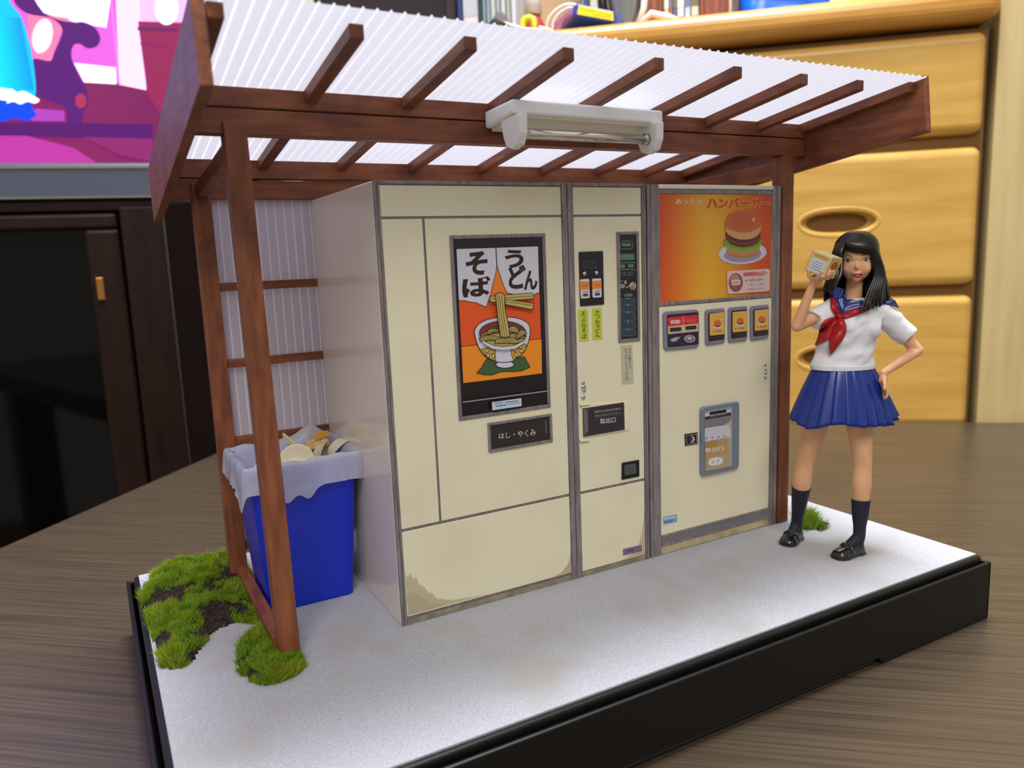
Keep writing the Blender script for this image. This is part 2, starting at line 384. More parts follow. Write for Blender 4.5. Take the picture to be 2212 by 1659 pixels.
sofa = sp([(50, -40), (95, 28), (150, 48), (180, 48), (205, 60), (217, 82), (210, 100), (190, 105), (172, 95), (158, 100), (155, 125), (170, 160), (186, 190), (190, 220), (180, 245), (172, 290), (146, 290), (142, 235), (100, 215), (60, 190), (70, 130), (108, 132), (118, 112), (135, 66), (110, 40), (60, 30), (30, 0)], 4, True)
a.poly(sofa, (74, 18, 98)); a.ellp(175, 218, 12, 16, (150, 40, 80))
a.poly([(-1500, 250), (330, 268), (330, 300), (-1500, 270)], (70, 12, 90))
a.poly([(-1500, 272), (60, 294), (160, 320), (210, 352), (-1500, 365)], (160, 44, 136)); a.poly([(180, 296), (330, 300), (330, 350), (260, 335)], (120, 30, 92))
a.poly([(72, 262), (40, 240), (80, 235), (140, 240), (140, 262)], (150, 55, 160))
a.poly(sp([(-200, -80), (0, -60), (22, 4), (42, 30), (55, 60), (70, 120), (78, 200), (60, 206), (0, 195), (-200, 190)], 5, True), (0, 170, 235))
a.grad([(-200, 10), (45, 40), (74, 195), (-200, 190)], [(0, 200, 250), (0, 225, 255), (0, 205, 250), (0, 130, 240)])
a.poly([(-200, 205), (60, 210), (80, 250), (60, 262), (30, 256), (0, 265), (-200, 260)], (0, 60, 225))
a.poly(sp([(-200, 185), (0, 190), (12, 196), (24, 192), (38, 200), (50, 197), (66, 204), (86, 216), (76, 224), (60, 220), (45, 226), (30, 220), (14, 224), (0, 216), (-200, 215)], 3, True), (245, 250, 255))
obj('screen_picture', a, vmat('screen_light', .3, 1.4, spec=.08), tv)
zc0 = -72
cb = thing('tv_cabinet', 'dark brown television cabinet with a black glass door', 'cabinet', tuple(MT @ Vector(((tx(-300, 600) + tx(345, 600)) / 2, 15, -72))))
xr = tx(347, 440); xl = tx(-420, 440); zt = zbz - .05
obj('carcass', MB().box(xl, xr, 1.6, 30, -72, zt - 1).box(tx(262, 500), xr, -.1, 1.6, -72, zt - .6).box(xl, xr, .2, 30, zt - .9, zt).xf(MT), M_cab, cb, bevel=.12)
dt = TV(100, 462).z; dx = tx(252, 470); di = tx(180, 500); dg_ = TV(100, 498).z
fr = obj('door_frame', MB().box(xl, dx, .0, 1.4, dg_, dt).box(di, dx, .0, 1.4, -60, dg_).xf(MT), M_cab, cb, bevel=.3, segs=3)
obj('glass_pane', tvb(xl, di, .7, 1.0, -60, dg_), mat('dark_glass', (5, 5, 6), .05, .2), cb)
obj('hinge', MB().box(di + .5, di + 1.1, -.25, .1, TV(195, 650).z, TV(195, 600).z).xf(MT), mat('brass', (190, 130, 70), .3, metal=1), cb, bevel=.08)
sb = thing('side_cabinet', 'tall narrow near-black cabinet panel between the television and the table edge', 'cabinet', tuple(MCH @ Vector((-65, 10, -72))))
obj('side_panel', chbox(-67.6, -63.6, -11.5, 43, -72, zt - .3), mat('cabinet_dark', (22, 11, 8), .55, .12), sb, bevel=.1)
bs = thing('black_speaker', 'tall dark grey box standing behind the roof, left of the books', 'speaker', tuple(MCH @ Vector((-58, 22, 32.3))))
sL, _ = CHP(640, 10, 8); sR, _ = CHP(985, 10, 8)
obj('housing', chbox(max(sL, -61.5), sR, 8, 30, 32.3, 62), mat('speaker_grey', (62, 56, 60), .7, .3, bump=.2), bs, bevel=.4)
obj('grille', chbox(max(sL, -61.5) + 1, sR - 1, 7.7, 8, 33.3, 61), mat('speaker_cloth', (52, 47, 52), .95, .1, bump=.5, bscale=20), bs, bevel=.1)
# ---- things on top of the chest
ZC = 32.27
def onchest(u0, u1, n, d, ztop, gap=0):
    a, _ = CHP(u0, 20, n); b, _ = CHP(u1, 20, n); return a, b, n, n + d, ZC, ztop
def book(u0, u1, n, d, z1, col, label, group=None, cat='book', name='book', bands=()):
    q = onchest(u0, u1, n, d, z1); t = thing(name, label, cat, tuple(MCH @ Vector(((q[0] + q[1]) / 2, n + d / 2, ZC))), group)
    c = .12
    mb = MB().box(q[0], q[1], q[2], q[2] + c, ZC, z1).box(q[0], q[0] + c, q[2], q[3], ZC, z1).box(q[1] - c, q[1], q[2], q[3], ZC, z1).xf(MCH)
    obj('cover', mb, mat('cover_%d_%d_%d' % col, col, .6, .4), t, bevel=.04)
    obj('pages', chbox(q[0] + c, q[1] - c, q[2] + c, q[3] - .3, ZC + .1, z1 - .3), mat('paper_edge', (222, 214, 196), .9), t)
    for z, h, cc in bands: obj('spine_label', chbox(q[0] + .04, q[1] - .04, q[2] - .02, q[2] + .02, z, z + h), mat('band_%d_%d_%d' % cc, cc, .6), t)
    return t
book(988, 998, 6, 14, 52, (40, 62, 110), 'narrow dark blue book, first beside the dark grey speaker box')
book(1000, 1032, 6, 14, 54, (206, 208, 218), 'thick pale grey binder next to the dark blue book', cat='binder', name='ring_binder', bands=((36, 6, (180, 184, 200)),))
for k, (u0, u1, c, lb) in enumerate(((1034, 1041, (60, 66, 70), 'thin charcoal book right of the pale grey binder'), (1042, 1050, (120, 150, 165), 'thin blue-grey book right of the charcoal book'),
    (1051, 1059, (150, 162, 172), 'pale slate book above the grey woven pouch'), (1060, 1070, (186, 196, 196), 'light grey-green book behind the peak of the grey pouch'), (1071, 1081, (160, 170, 178), 'steel grey book right of the light grey-green one'),
    (1082, 1092, (198, 205, 208), 'silvery white book over the right half of the pouch'), (1093, 1103, (170, 172, 165), 'stone grey book second from the red bottle'), (1104, 1116, (206, 210, 214), 'off-white book directly left of the red bottle'))):
    book(u0, u1, 6, 14, 50 + k % 3, c, lb, 'row of grey books left of the red bottle')
M_white = mat('white_plastic', (232, 230, 226), .35, .5)
# grey pouch
t = thing('fabric_pouch', 'small grey tweed pouch slumped in front of the grey books', 'pouch', tuple(MCH @ Vector((-42, 2.5, ZC))))
a0, _ = CHP(1030, 40, 2); a1, _ = CHP(1124, 40, 2); am = (a0 + a1) / 2
mb = MB(); mb.smooth = True
prof = [(a0, .3), (a0 + (a1 - a0) * .3, 1.5), (am, 3.2), (a0 + (a1 - a0) * .62, 2.6), (a0 + (a1 - a0) * .8, 1.2), (a1, .25)]
rows = []
for s_, h in prof:
    for j in range(9):
        w = j / 8 * math.pi; rows.append((s_, 2.6 - 2.0 * math.cos(w), ZC + h * math.sin(w) ** .7))
mb.add(rows, [(i * 9 + j, i * 9 + j + 1, i * 9 + j + 10, i * 9 + j + 9) for i in range(5) for j in range(8)]).xf(MCH)
obj('pouch_body', mb, mat('tweed', (112, 106, 104), .95, .1, col2=(70, 66, 66), scale=9, bump=.8, bscale=12), t, sub=2)
obj('zip', MB().tube([MCH @ Vector((s_, .62, ZC + .5 + .35 * h)) for s_, h in prof[1:5]], .12, 6), mat('zip_dark', (50, 46, 46), .5), t)
# red bottle
p = MCH @ Vector((CHP(1151, 20, 4)[0], 4, ZC))
t = thing('glue_bottle', 'red bottle with a white cap standing between the grey books and tan box', 'bottle', tuple(p))
obj('bottle_body', MB().lathe(p, [(0, 0), (1.1, 0), (1.15, .3), (1.1, 1.6), (.75, 2.3), (.62, 2.6), (0, 2.6)], 24), mat('red_bottle', (158, 58, 52), .35), t)
obj('cap', MB().lathe(p, [(.5, 2.6), (.82, 2.6), (.75, 4.4), (.3, 5.6), (0, 5.6)], 24), M_white, t)
# yellow clip
p = MCH @ Vector((CHP(1141, 25, 1.5)[0], 1.5, ZC))
t = thing('bent_clip', 'fluorescent yellow arched clip in front of the red bottle', 'clip', tuple(p))
pts = [p + U * (.5 * math.cos(x)) + Vector((0, 0, 1.15 + .55 * math.sin(x))) for x in [math.pi * i / 14 for i in range(15)]]
pts = [p + U * .5] + pts + [p - U * .6 + Vector((0, 0, .1))]
obj('arch', MB().tube(pts, .25, 10, flat=1.3), mat('fluoro_yellow', (226, 240, 40), .4), t)
obj('hinge_pin', MB().tube([p + Vector((0, 0, .62)) - N * .2, p + Vector((0, 0, .62)) + N * .2], .13, 8), mat('pin_dark', (70, 60, 40), .5), t)
# white tangled cable, and loop cable
def cable(name, label, pts, r, grp=None):
    P = [MCH @ Vector(q) for q in sp(pts, 8)]; o = obj(name, MB().tube(P, r, 8), M_white); tag(o, label, 'cable', grp); return o
x0 = CHP(1110, 50, 1)[0]; x1 = CHP(1190, 50, 1)[0]
cable('white_cable', 'white crumpled cable between the grey pouch and blue box', [(x0 - 1.6, .9, ZC + 1.6), (x0, .8, ZC + .9), (x0 + 1.5, .4, ZC + .35), (x0 + 3, .7, ZC + .3), (x1 - 1, .5, ZC + .5), (x1, .9, ZC + .25)], .15)
xa = CHP(1195, 30, 2.5)[0]
cable('looped_cable', 'thin white cable looping up behind the blue box', [(xa - .6, 2.5, ZC + .1), (xa - .5, 2.5, ZC + 1.6), (xa + .6, 2.5, ZC + 2.6), (xa + 1.9, 2.5, ZC + 2.7), (xa + 2.8, 2.5, ZC + 1.9), (xa + 3, 2.5, ZC + .3)], .1)
cable('looped_cable', 'second thin white cable loop, just inside the first one', [(xa - .1, 2.1, ZC + .1), (xa + .1, 2.1, ZC + 1.4), (xa + 1.0, 2.1, ZC + 2.2), (xa + 2.0, 2.1, ZC + 2.2), (xa + 2.6, 2.1, ZC + .3)], .09)
# tan cardboard box
q = onchest(1166, 1256, 12, 16, 47); t = thing('cardboard_box', 'tan cardboard box behind the looped white cables', 'box', tuple(MCH @ Vector(((q[0] + q[1]) / 2, 20, ZC))))
obj('box_body', chbox(*q), mat('cardboard', (188, 158, 126), .9, .1, col2=(180, 150, 118), scale=3), t, bevel=.1)
obj('flap', chbox(q[0], q[1], q[2] - .2, q[2], 40, 47), mat('cardboard', (188, 158, 126)), t, bevel=.04)
# blue box with yellow label: lies tilted on the chest edge
A = [CHP(*k, 1.0) for k in ((1246, 10), (1328, 27), (1330, 52), (1240, 34))]
def ch3(sz, n): return MCH @ Vector((sz[0], n, sz[1]))
zlo = ZC + .02
f = [(A[0][0], A[0][1]), (A[1][0], A[1][1]), (A[2][0], max(A[2][1], zlo)), (A[3][0], max(A[3][1] - .1, zlo))]
t = thing('blue_box', 'blue carton with a yellow label lying at the chest edge', 'box', tuple(MCH @ Vector((f[0][0], 2, ZC))))
back = [(f[0][0] - 3.4, 6.5, f[0][1] - .1), (f[1][0] - 3.0, 6.5, f[1][1] - .1), (f[2][0] - 3.0, 6.5, zlo), (f[3][0] - 3.4, 6.5, zlo)]
F4 = [MCH @ Vector((f[i][0], .6, f[i][1])) for i in range(4)]; B4 = [MCH @ Vector(b) for b in back]
obj('carton', MB().box8([F4[3], F4[2], B4[2], B4[3], F4[0], F4[1], B4[1], B4[0]]), mat('blue_carton', (34, 66, 170), .4), t, bevel=.12)
def quad3(Q, x, y, off): 
    p = Q[0] + (Q[1] - Q[0]) * x; r = Q[3] + (Q[2] - Q[3]) * x; nn = (Q[1] - Q[0]).cross(Q[3] - Q[0]).normalized()
    if nn.dot(CC - Q[0]) < 0: nn = -nn
    return p + (r - p) * y + nn * off
lb = Art(lambda x, y: quad3(F4, x, y, .03), -N, .003)
lb.poly([(.08, .12), (.96, .14), (.96, .86), (.08, .84)], (250, 236, 20))
random.seed(3)
for i in range(9): lb.stroke([(.14 + i * .09, .35 + .04 * (i % 3)), (.19 + i * .09, .38 + .04 * (i % 2))], .05, (150, 130, 30))
for i in range(6): lb.stroke([(.45 + i * .08, .62), (.5 + i * .08, .64)], .05, (140, 120, 30))
obj('label', lb, vmat('print', .45), t, label='yellow label')
L4 = [B4[0], F4[0], F4[3], B4[3]]
lb = Art(lambda x, y: quad3(L4, x, y, .03), -U, .003)
lb.poly([(.05, .1), (.93, .1), (.93, .9), (.05, .9)], (196, 120, 170)); lb.poly([(.6, .5), (.9, .45), (.9, .85), (.5, .85)], (120, 60, 90))
obj('side_print', lb, vmat('print'), t, label='pink printed side')
# cream book, grey curved ornament, reddish boxes, spines, blue bag
book(1256, 1262, 9, 12, 52, (140, 160, 176), 'thin pale blue book right of the tan box', 'thin books behind the blue carton')
book(1263, 1270, 9, 12, 51, (90, 100, 120), 'thin slate blue book behind the blue carton', 'thin books behind the blue carton')
book(1274, 1308, 10, 12, 50, (226, 226, 200), 'wide cream file left of the silver curved ornament', cat='file', name='file_box')
t = thing('silver_stand', 'curved silver and black stand above the right end of blue carton', 'stand', tuple(MCH @ Vector((CHP(1350, 30, 5)[0], 5, ZC))))
xc = CHP(1352, 30, 5)[0]
obj('curved_body', MB().lathe(MCH @ Vector((xc, 5, ZC)), [(1.2, 0), (1.3, 1), (1.6, 3), (2.0, 6), (2.3, 10), (0, 10)], 32), mat('brushed_silver', (170, 172, 172), .25, metal=.8), t)
obj('side_arm', MB().tube([MCH @ Vector((xc - 1.5, 4.5, ZC)), MCH @ Vector((xc - 2.1, 4.5, ZC + 3)), MCH @ Vector((xc - 2.3, 4.5, ZC + 8))], .45, 10), M_blk, t)
obj('rim_strip', MB().tube([MCH @ Vector((xc + .9, 3.4, ZC)), MCH @ Vector((xc + 1.7, 3.4, ZC + 2)), MCH @ Vector((xc + 2.3, 3.4, ZC + 8))], .3, 10), M_white, t)
tag(obj('crumpled_tissue', MB().tube([MCH @ Vector((xc + 1.2, 1.4, ZC + .12)), MCH @ Vector((xc + 2.4, 1.3, ZC + .9)), MCH @ Vector((xc + 3.8, 1.4, ZC + .45)), MCH @ Vector((xc + 4.8, 1.3, ZC + .2))], [.12, .3, .35, .12], 8), M_white), 'small white crumpled tissue right of the silver stand', 'tissue')
M_rw = mat('red_wood', (150, 84, 58), .45, col2=(116, 58, 38), scale=1, detail=5, stretch=(3, 3, .3))
for u0, u1, lb_ in ((1387, 1432, 'reddish brown wooden box left of the colourful spines'), (1512, 1576, 'reddish brown wooden box right of the pale spines')):
    q = onchest(u0, u1, 4, 16, 50); t = thing('wooden_box', lb_, 'box', tuple(MCH @ Vector(((q[0] + q[1]) / 2, 12, ZC))))
    obj('box_body', chbox(*q), M_rw, t, bevel=.12); obj('front_panel', chbox(q[0] + .4, q[1] - .4, 3.85, 4, ZC + .5, 49), M_rw, t, bevel=.05)
for k, (u0, u1, c, lb_) in enumerate(((1434, 1445, (222, 214, 160), 'yellowish spine, first right of the left wooden box'), (1446, 1452, (214, 120, 90), 'orange-red spine between the yellowish and blue ones'),
    (1453, 1462, (90, 110, 150), 'blue patterned spine beside the orange-red one'), (1463, 1478, (206, 220, 236), 'pale blue spine in the middle of the colourful row'), (1479, 1492, (190, 206, 224), 'blue-white spine second from the right wooden box'), (1493, 1510, (216, 218, 196), 'cream spine touching the right wooden box'))):
    bands = [(ZC + .6 + i * 1.5, .7, ((120, 110, 90), (230, 230, 220), (100, 120, 170))[(i + k) % 3]) for i in range(4)]
    book(u0, u1, 4.5, 14, 49 + k % 2, c, lb_, 'colourful spines between the two wooden boxes', bands=bands)
q = onchest(1582, 1800, 4, 14, 44); t = thing('blue_bag', 'bright blue plastic bag at the right on the chest', 'bag', tuple(MCH @ Vector(((q[0] + q[1]) / 2, 12, ZC))))
mb = MB(); mb.smooth = True; nn = 26; vs = []
for i in range(nn + 1):
    for j in range(nn):
        th = 2 * math.pi * j / nn; h = i / nn
        r = 1 + .12 * noise.noise(Vector((math.cos(th) * 2, math.sin(th) * 2, h * 4)))
        cx, cy = (q[0] + q[1]) / 2 + .5, 12.5
        sx = (abs(math.cos(th)) ** .4) * math.copysign(1, math.cos(th)); sy = (abs(math.sin(th)) ** .4) * math.copysign(1, math.sin(th))
        vs.append((cx + sx * (q[1] - q[0]) / 2 * r * (1 - .2 * h * h), cy + sy * 8 * r * (1 - .25 * h * h), ZC + h * 10))
mb.add(vs, [(i * nn + j, i * nn + (j + 1) % nn, (i + 1) * nn + (j + 1) % nn, (i + 1) * nn + j) for i in range(nn) for j in range(nn)]).xf(MCH)
obj('bag_body', mb, mat('blue_film', (20, 100, 220), .25, .6), t); obj('handle', MB().tube([MCH @ Vector(((q[0] + q[1]) / 2 + 2.5 * math.cos(x), 11, ZC + 9.5 + 3 * math.sin(x))) for x in [math.pi * i / 12 for i in range(13)]], .25, 8), mat('blue_film', (0, 0, 0)), t)
# ================================================================ the display
M_bk = mat('base_black', (9, 9, 10), .42, .4, bump=.2, bscale=25)
M_gr = mat('grey_ground', (188, 190, 200), .8, .3, col2=(150, 150, 158), scale=22, detail=4, bump=.7, bscale=38, dirt=(164, 162, 160), dscale=.3, lo=.3, hi=.62)
db = thing('display_base', 'black tray with a white-grey granular ground sheet under the little shop', 'base', (7, 0, ZT))
X0, X1, Y0, Y1 = -8.3, 22.5, -7.52, 11.0
tr = MB(); w = .17; zt_ = -.3
tr.prism([(X0, Y0, ZT + .3), (15.6, Y0, ZT + .3), (15.8, Y0, ZT), (X1, Y0, ZT), (X1, Y0, zt_), (X0, Y0, zt_)], (0, w, 0)).box(X0, X1, Y1 - w, Y1, ZT, zt_).box(X0, X0 + w, Y0, Y1, ZT, zt_).box(X1 - w, X1, Y0, Y1, ZT, zt_).box(X0 + w, X1 - w, Y0 + w, Y1 - w, ZT, ZT + .15)
obj('tray', tr, M_bk, db, bevel=.06)
obj('plinth', MB().box(-8.0, 22.24, -7.27, 10.75, ZT + .15, -.06), M_bk, db, bevel=.12, segs=4)
obj('ground_sheet', MB().box(-7.8, 22.1, -7.1, 10.6, -.06, 0), M_gr, db)
# ---- wood shelter
def mwd(nm, st): return mat(nm, (146, 86, 54), .5, .4, col2=(108, 58, 38), scale=1.6, detail=7, dirt=(92, 48, 34), dscale=.5, bump=.3, bscale=4, lo=.3, hi=.68, stretch=st)
M_wds = [mwd('stained_wood_x', (.35, 2.5, 2.5)), mwd('stained_wood_y', (2.5, .35, 2.5)), mwd('stained_wood_z', (2.5, 2.5, .35))]
M_sh = vmat('milky_sheet', .35, trans=.4, spec=.4)
sh = thing('wooden_shelter', 'reddish-brown stained timber lean-to frame with white corrugated roof over the machines', 'shelter', (7, 4, 0))
SL = .138
def rz(y): return 17.86 - SL * y
def slab(x0, x1, ya, yb, za0, za1, zb0, zb1): return MB().box8([(x0, ya, za0), (x1, ya, za0), (x1, yb, zb0), (x0, yb, zb0), (x0, ya, za1), (x1, ya, za1), (x1, yb, zb1), (x0, yb, zb1)])
def wood(nm, mb, bev=.03):
    ext = [max(v[i] for v in mb.v) - min(v[i] for v in mb.v) for i in range(3)]
    return obj(nm, mb, M_wds[ext.index(max(ext))], sh, bevel=bev)
XA, XB = -5.37, 19.88
def post(x, y, zt, dx=0): # slight lean as built
    return MB().box8([(x, y, 0), (x + .66, y, 0), (x + .66, y + .64, 0), (x, y + .64, 0), (x + dx, y, zt), (x + .66 + dx, y, zt), (x + .66 + dx, y + .64, zt), (x + dx, y + .64, zt)])
wood('post', post(-4.22, -.13, 16.86, -.2)); wood('post', post(18.42, -.13, 16.5, 0)); wood('post', post(-4.5, 7.55, 15.9)); wood('post', post(18.42, 7.55, 15.9))
wood('beam', slab(XA, XB, -.02, .58, 17.28, 17.85, 17.28, 17.8)); wood('beam', MB().box(XA + .1, XB - .02, .0, .62, 16.52, 17.24))
wood('beam', slab(XA, XB, 7.6, 8.2, 16.08, 16.78, 16.08, 16.70)); wood('beam', MB().box(XA + .1, XB, 7.72, 8.25, 15.3, 16.02))
for x in (-1.98, 1.17, 4.3, 7.62, 10.9, 14.02, 16.96): wood('rafter', slab(x, x + .38, -4.78, 10.3, rz(-4.78) - .37, rz(-4.78), rz(10.3) - .37, rz(10.3)))
wood('rafter', slab(-5.36, -4.98, -5.1, 10.3, rz(-5.1) - .37, rz(-5.1), rz(10.3) - .37, rz(10.3))); wood('rafter', slab(19.5, 19.88, -5.1, 10.3, rz(-5.1) - .37, rz(-5.1), rz(10.3) - .37, rz(10.3)))
def fascia(x0, x1, yf, yb, xb=0): return MB().box8([(x0, yf - .2, 16.68), (x1, yf - .2, 16.68), (x1 + xb, yb - .2, 14.6), (x0 + xb, yb - .2, 14.6), (x0, yf, 18.76), (x1, yf, 18.76), (x1 + xb, yb, 16.72), (x0 + xb, yb, 16.72)])
wood('fascia_board', fascia(19.9, 20.2, -5.4, 10.9)); wood('fascia_board', fascia(-5.68, -5.38, -5.1, 10.7))
wood('side_beam', slab(-4.35, -3.95, .6, 7.6, 15.8, 16.35, 15.3, 15.85)); wood('side_beam', slab(18.5, 18.95, .4, 7.6, 15.65, 16.3, 15.3, 15.95))
wood('bottom_rail', MB().box(-4.3, -3.88, .5, 7.6, .02, .6)); wood('bottom_rail', MB().box(18.5, 18.92, .5, 7.6, .02, .6))
for z in (11.78, 8.75, 5.6, 1.2): wood('batten', MB().box(-3.85, 18.4, 7.72, 7.98, z, z + .33), .02)
def corr(org, across, along, up, W, Lg, pitch=.355, h=.055):
    mb = MB(); org, across, along, up = Vector(org), Vector(across), Vector(along), Vector(up); n = int(W / pitch); vs = []
    prof = []
    for i in range(n):
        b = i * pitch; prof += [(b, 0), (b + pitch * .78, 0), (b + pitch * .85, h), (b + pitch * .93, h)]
    prof.append((n * pitch, 0)); m = 6
    for j in range(m + 1):
        for a_, hh in prof: vs.append(org + across * a_ + along * (Lg * j / m) + up * hh)
    k = len(prof)
    for i in range(k - 1):
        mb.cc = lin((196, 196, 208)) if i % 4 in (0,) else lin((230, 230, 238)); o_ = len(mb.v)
        mb.add([vs[j * k + i + q] for j in range(m + 1) for q in (0, 1)], [(2 * j, 2 * j + 1, 2 * j + 3, 2 * j + 2) for j in range(m)])
    return mb
yv = Vector((0, 1, -SL)).normalized()
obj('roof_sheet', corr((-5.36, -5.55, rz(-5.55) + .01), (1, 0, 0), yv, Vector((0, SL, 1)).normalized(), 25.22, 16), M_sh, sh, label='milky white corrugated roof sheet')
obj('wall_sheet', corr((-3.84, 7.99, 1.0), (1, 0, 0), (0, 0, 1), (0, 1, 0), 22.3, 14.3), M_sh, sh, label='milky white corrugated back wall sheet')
# ---- lamp
M_lw = mat('lamp_white', (244, 244, 242), .35, .5)
lp = thing('fluorescent_lamp', 'small white strip lamp fixed under the front roof beam', 'lamp', (7.2, -1, 17.2))
obj('housing', MB().box8([(4.12, -2.0, 17.18), (10.25, -2.0, 17.12), (10.95, -.05, 17.0), (4.12, -.05, 17.0), (4.12, -2.0, 17.62), (10.25, -2.0, 17.58), (10.95, -.05, 17.55), (4.12, -.05, 17.55)]), M_lw, lp, bevel=.08, segs=3)
obj('reflector', MB().box8([(4.3, -1.85, 17.1), (10.1, -1.85, 17.04), (10.6, -.2, 16.9), (4.3, -.2, 16.9), (4.3, -1.85, 17.18), (10.1, -1.85, 17.12), (10.6, -.2, 17.0), (4.3, -.2, 17.0)]), mat('lamp_cream', (232, 226, 196), .4), lp, label='cream reflector')
for x, yo in ((4.2, 0), (9.75, 0)):
    pr = [(x, -2.3, 17.15), (x, -2.28, 16.55), (x, -2.1, 16.2), (x, -1.7, 16.1), (x, -1.35, 16.2), (x, -1.15, 16.55), (x, -1.0, 17.15)]
    obj('end_bracket', MB().prism(pr, (.3, 0, 0)), M_lw, lp, bevel=.05, segs=2)
obj('tube', MB().tube([(4.4, -1.75, 16.6), (9.8, -1.75, 16.6)], .17, 20), mat('tube_glass', (214, 206, 196), .08, .9, metal=.75), lp, label='shiny glass tube')
obj('tube_cap', MB().tube([(9.55, -1.75, 16.6), (9.76, -1.75, 16.6)], .19, 20), mat('cap_metal', (190, 190, 186), .2, metal=1), lp)
# ---- vending machines (front faces on y = 0)
M_cr = mat('cream_panel', (226, 220, 192), .5, .4, dirt=(220, 212, 184), dscale=.4, bump=.08, bscale=14)
M_cs = mat('cream_side', (224, 212, 202), .12, .7, bump=.03, bscale=3)
M_tr = mat('grey_trim', (146, 138, 138), .4, .5, col2=(118, 110, 114), scale=2.5, metal=.25, stretch=(3, 3, .4))
M_dk = mat('recess_dark', (24, 22, 26), .4, .5)
M_pr = vmat('print', .45)
def front(to_px, y): return lambda x, y_: PY(*to_px(x, y_), y)
def crop(ox, oy, k): return lambda x, y: (ox + x / k, oy + y / k)
c5 = crop(900, 460, 3.0735); c6 = crop(1220, 460, 4.15); c7 = crop(1400, 390, 5.53); c8 = crop(1400, 640, 3.95); c9 = crop(1220, 840, 3.77)
FN = Vector((0, -1, 0))
def frame(x0, x1, z0, z1, t, y0, y1):
    return MB().box(x0, x1, y0, y1, z1 - t, z1).box(x0, x1, y0, y1, z0, z0 + t).box(x0, x0 + t, y0, y1, z0 + t, z1 - t).box(x1 - t, x1, y0, y1, z0 + t, z1 - t)
H = 15.25
va = thing('noodle_vending_machine', 'large cream noodle vending machine with a soba and udon bowl picture', 'vending machine', (5.5, 4, 0))
obj('body', MB().box(0, 10.98, .06, 7.68, 0, H), M_cs, va, bevel=.04)
obj('backing_plate', MB().box(.01, 10.97, -.0, .06, 0.01, H - .01), M_tr, va)
for q in ((.2, 7.1, 14.1, 15.1), (.2, 1.63, 3.52, 14.02), (1.71, 7.1, 3.52, 14.02), (.2, 7.1, .3, 3.42), (7.62, 10.76, 14.1, 15.1), (7.62, 10.76, 3.5, 14.02), (7.62, 10.76, .22, 3.4)):
    obj('panel', MB().box(q[0], q[1], -.05, 0, q[2], q[3]), M_cr, va, bevel=.025)
for x0, x1 in ((0, .1), (.11, .19), (7.12, 7.34), (7.37, 7.6), (10.78, 10.86), (10.88, 10.97)): obj('edge_trim', MB().box(x0, x1, -.075, 0, 0, H), M_tr, va, bevel=.02)
for x0, x1 in ((.2, 7.1), (7.62, 10.77)):
    obj('edge_trim', MB().box(x0, x1, -.07, 0, 15.13, H), M_tr, va, bevel=.02); obj('kick_strip', MB().box(x0, x1, -.06, 0, 0, .2), mat('kick_stain', (150, 142, 120), .6, .3, col2=(120, 112, 100), scale=2), va, bevel=.02)
# grime at the foot of the machine: stains with a shape of their own, on the panel
def blot(fn, cx, cy, rx, ry, n, seed):
    random.seed(seed); ph = [random.random() * 6 for _ in range(4)]; pts = []
    for i in range(n):
        t = 2 * math.pi * i / n; r = 1 + .22 * math.sin(3 * t + ph[0]) + .16 * math.sin(5 * t + ph[1]) + .12 * math.sin(9 * t + ph[2]) + .08 * random.uniform(-1, 1)
        pts.append((cx + rx * r * math.cos(t), cy + ry * r * math.sin(t)))
    return pts
cA = lambda x, y: (640 + x / 5.53, 1180 + y / 5.53)
g = Art(lambda x, y: Vector((x, -.052, y)), FN)
g.poly([(.23, .35), (.23, 1.9), (.32, 1.75), (.42, 1.9), (.5, 1.65), (.62, 1.7), (.72, 1.4), (.9, 1.25), (1.05, 1.0), (1.2, .95), (1.35, .7), (1.6, .62), (1.9, .5), (2.6, .42), (3.4, .36)], (190, 180, 148))
g.poly([(.23, .35), (.23, 1.2), (.4, 1.15), (.55, 1.2), (.7, .95), (.95, .8), (1.1, .6), (1.35, .5), (1.6, .38)], (178, 168, 138))
g.poly([(10.74, .25), (10.74, 2.2), (10.68, 1.6), (10.6, 1.3), (10.5, .9), (10.35, .6), (10.1, .4), (9.6, .27)], (188, 178, 148))
g.poly([(7.08, .33), (7.08, 1.2), (7.0, .8), (6.85, .6), (6.6, .4), (6.2, .35)], (186, 170, 132))
o = obj('grime_stain', g, vmat('stain_print', .6), va); o['kind'] = 'stuff'
# poster
obj('poster_frame', frame(2.57, 6.36, 7.04, 13.46, .13, -.1, -.02), M_tr, va, bevel=.02)
po = obj('poster_board', MB().box(2.68, 6.26, -.06, -.05, 7.15, 13.35), mat('poster_black', (26, 20, 22), .3, .5), va)
a = Art(front(c5, -.063), FN)
K = (44, 24, 20); NOO = (186, 170, 96)
a.poly([(262, 238), (806, 220), (832, 1065), (310, 1130)], (224, 84, 30))
a.poly([(299, 886), (828, 835), (832, 1065), (310, 1130)], (232, 140, 28)); a.stroke([(299, 886), (828, 835)], 4, K)
a.poly([(470, 560), (500, 470), (532, 350), (560, 430), (606, 532), (560, 600), (500, 610)], (236, 124, 36))
a.poly([(262, 238), (524, 230), (531, 360), (520, 420), (505, 470), (490, 540), (470, 600), (460, 624), (430, 612), (400, 597), (360, 592), (320, 582), (278, 580)], (206, 206, 220), K, 4)
a.poly([(526, 230), (806, 220), (815, 528), (790, 536), (770, 552), (750, 560), (600, 532), (575, 480), (555, 420), (533, 350)], (206, 206, 220), K, 4)
a.text('そ', [(322, 262), (468, 250), (470, 408), (328, 418)], K, .038); a.text('ば', [(296, 432), (490, 418), (492, 550), (304, 562)], K, .038)
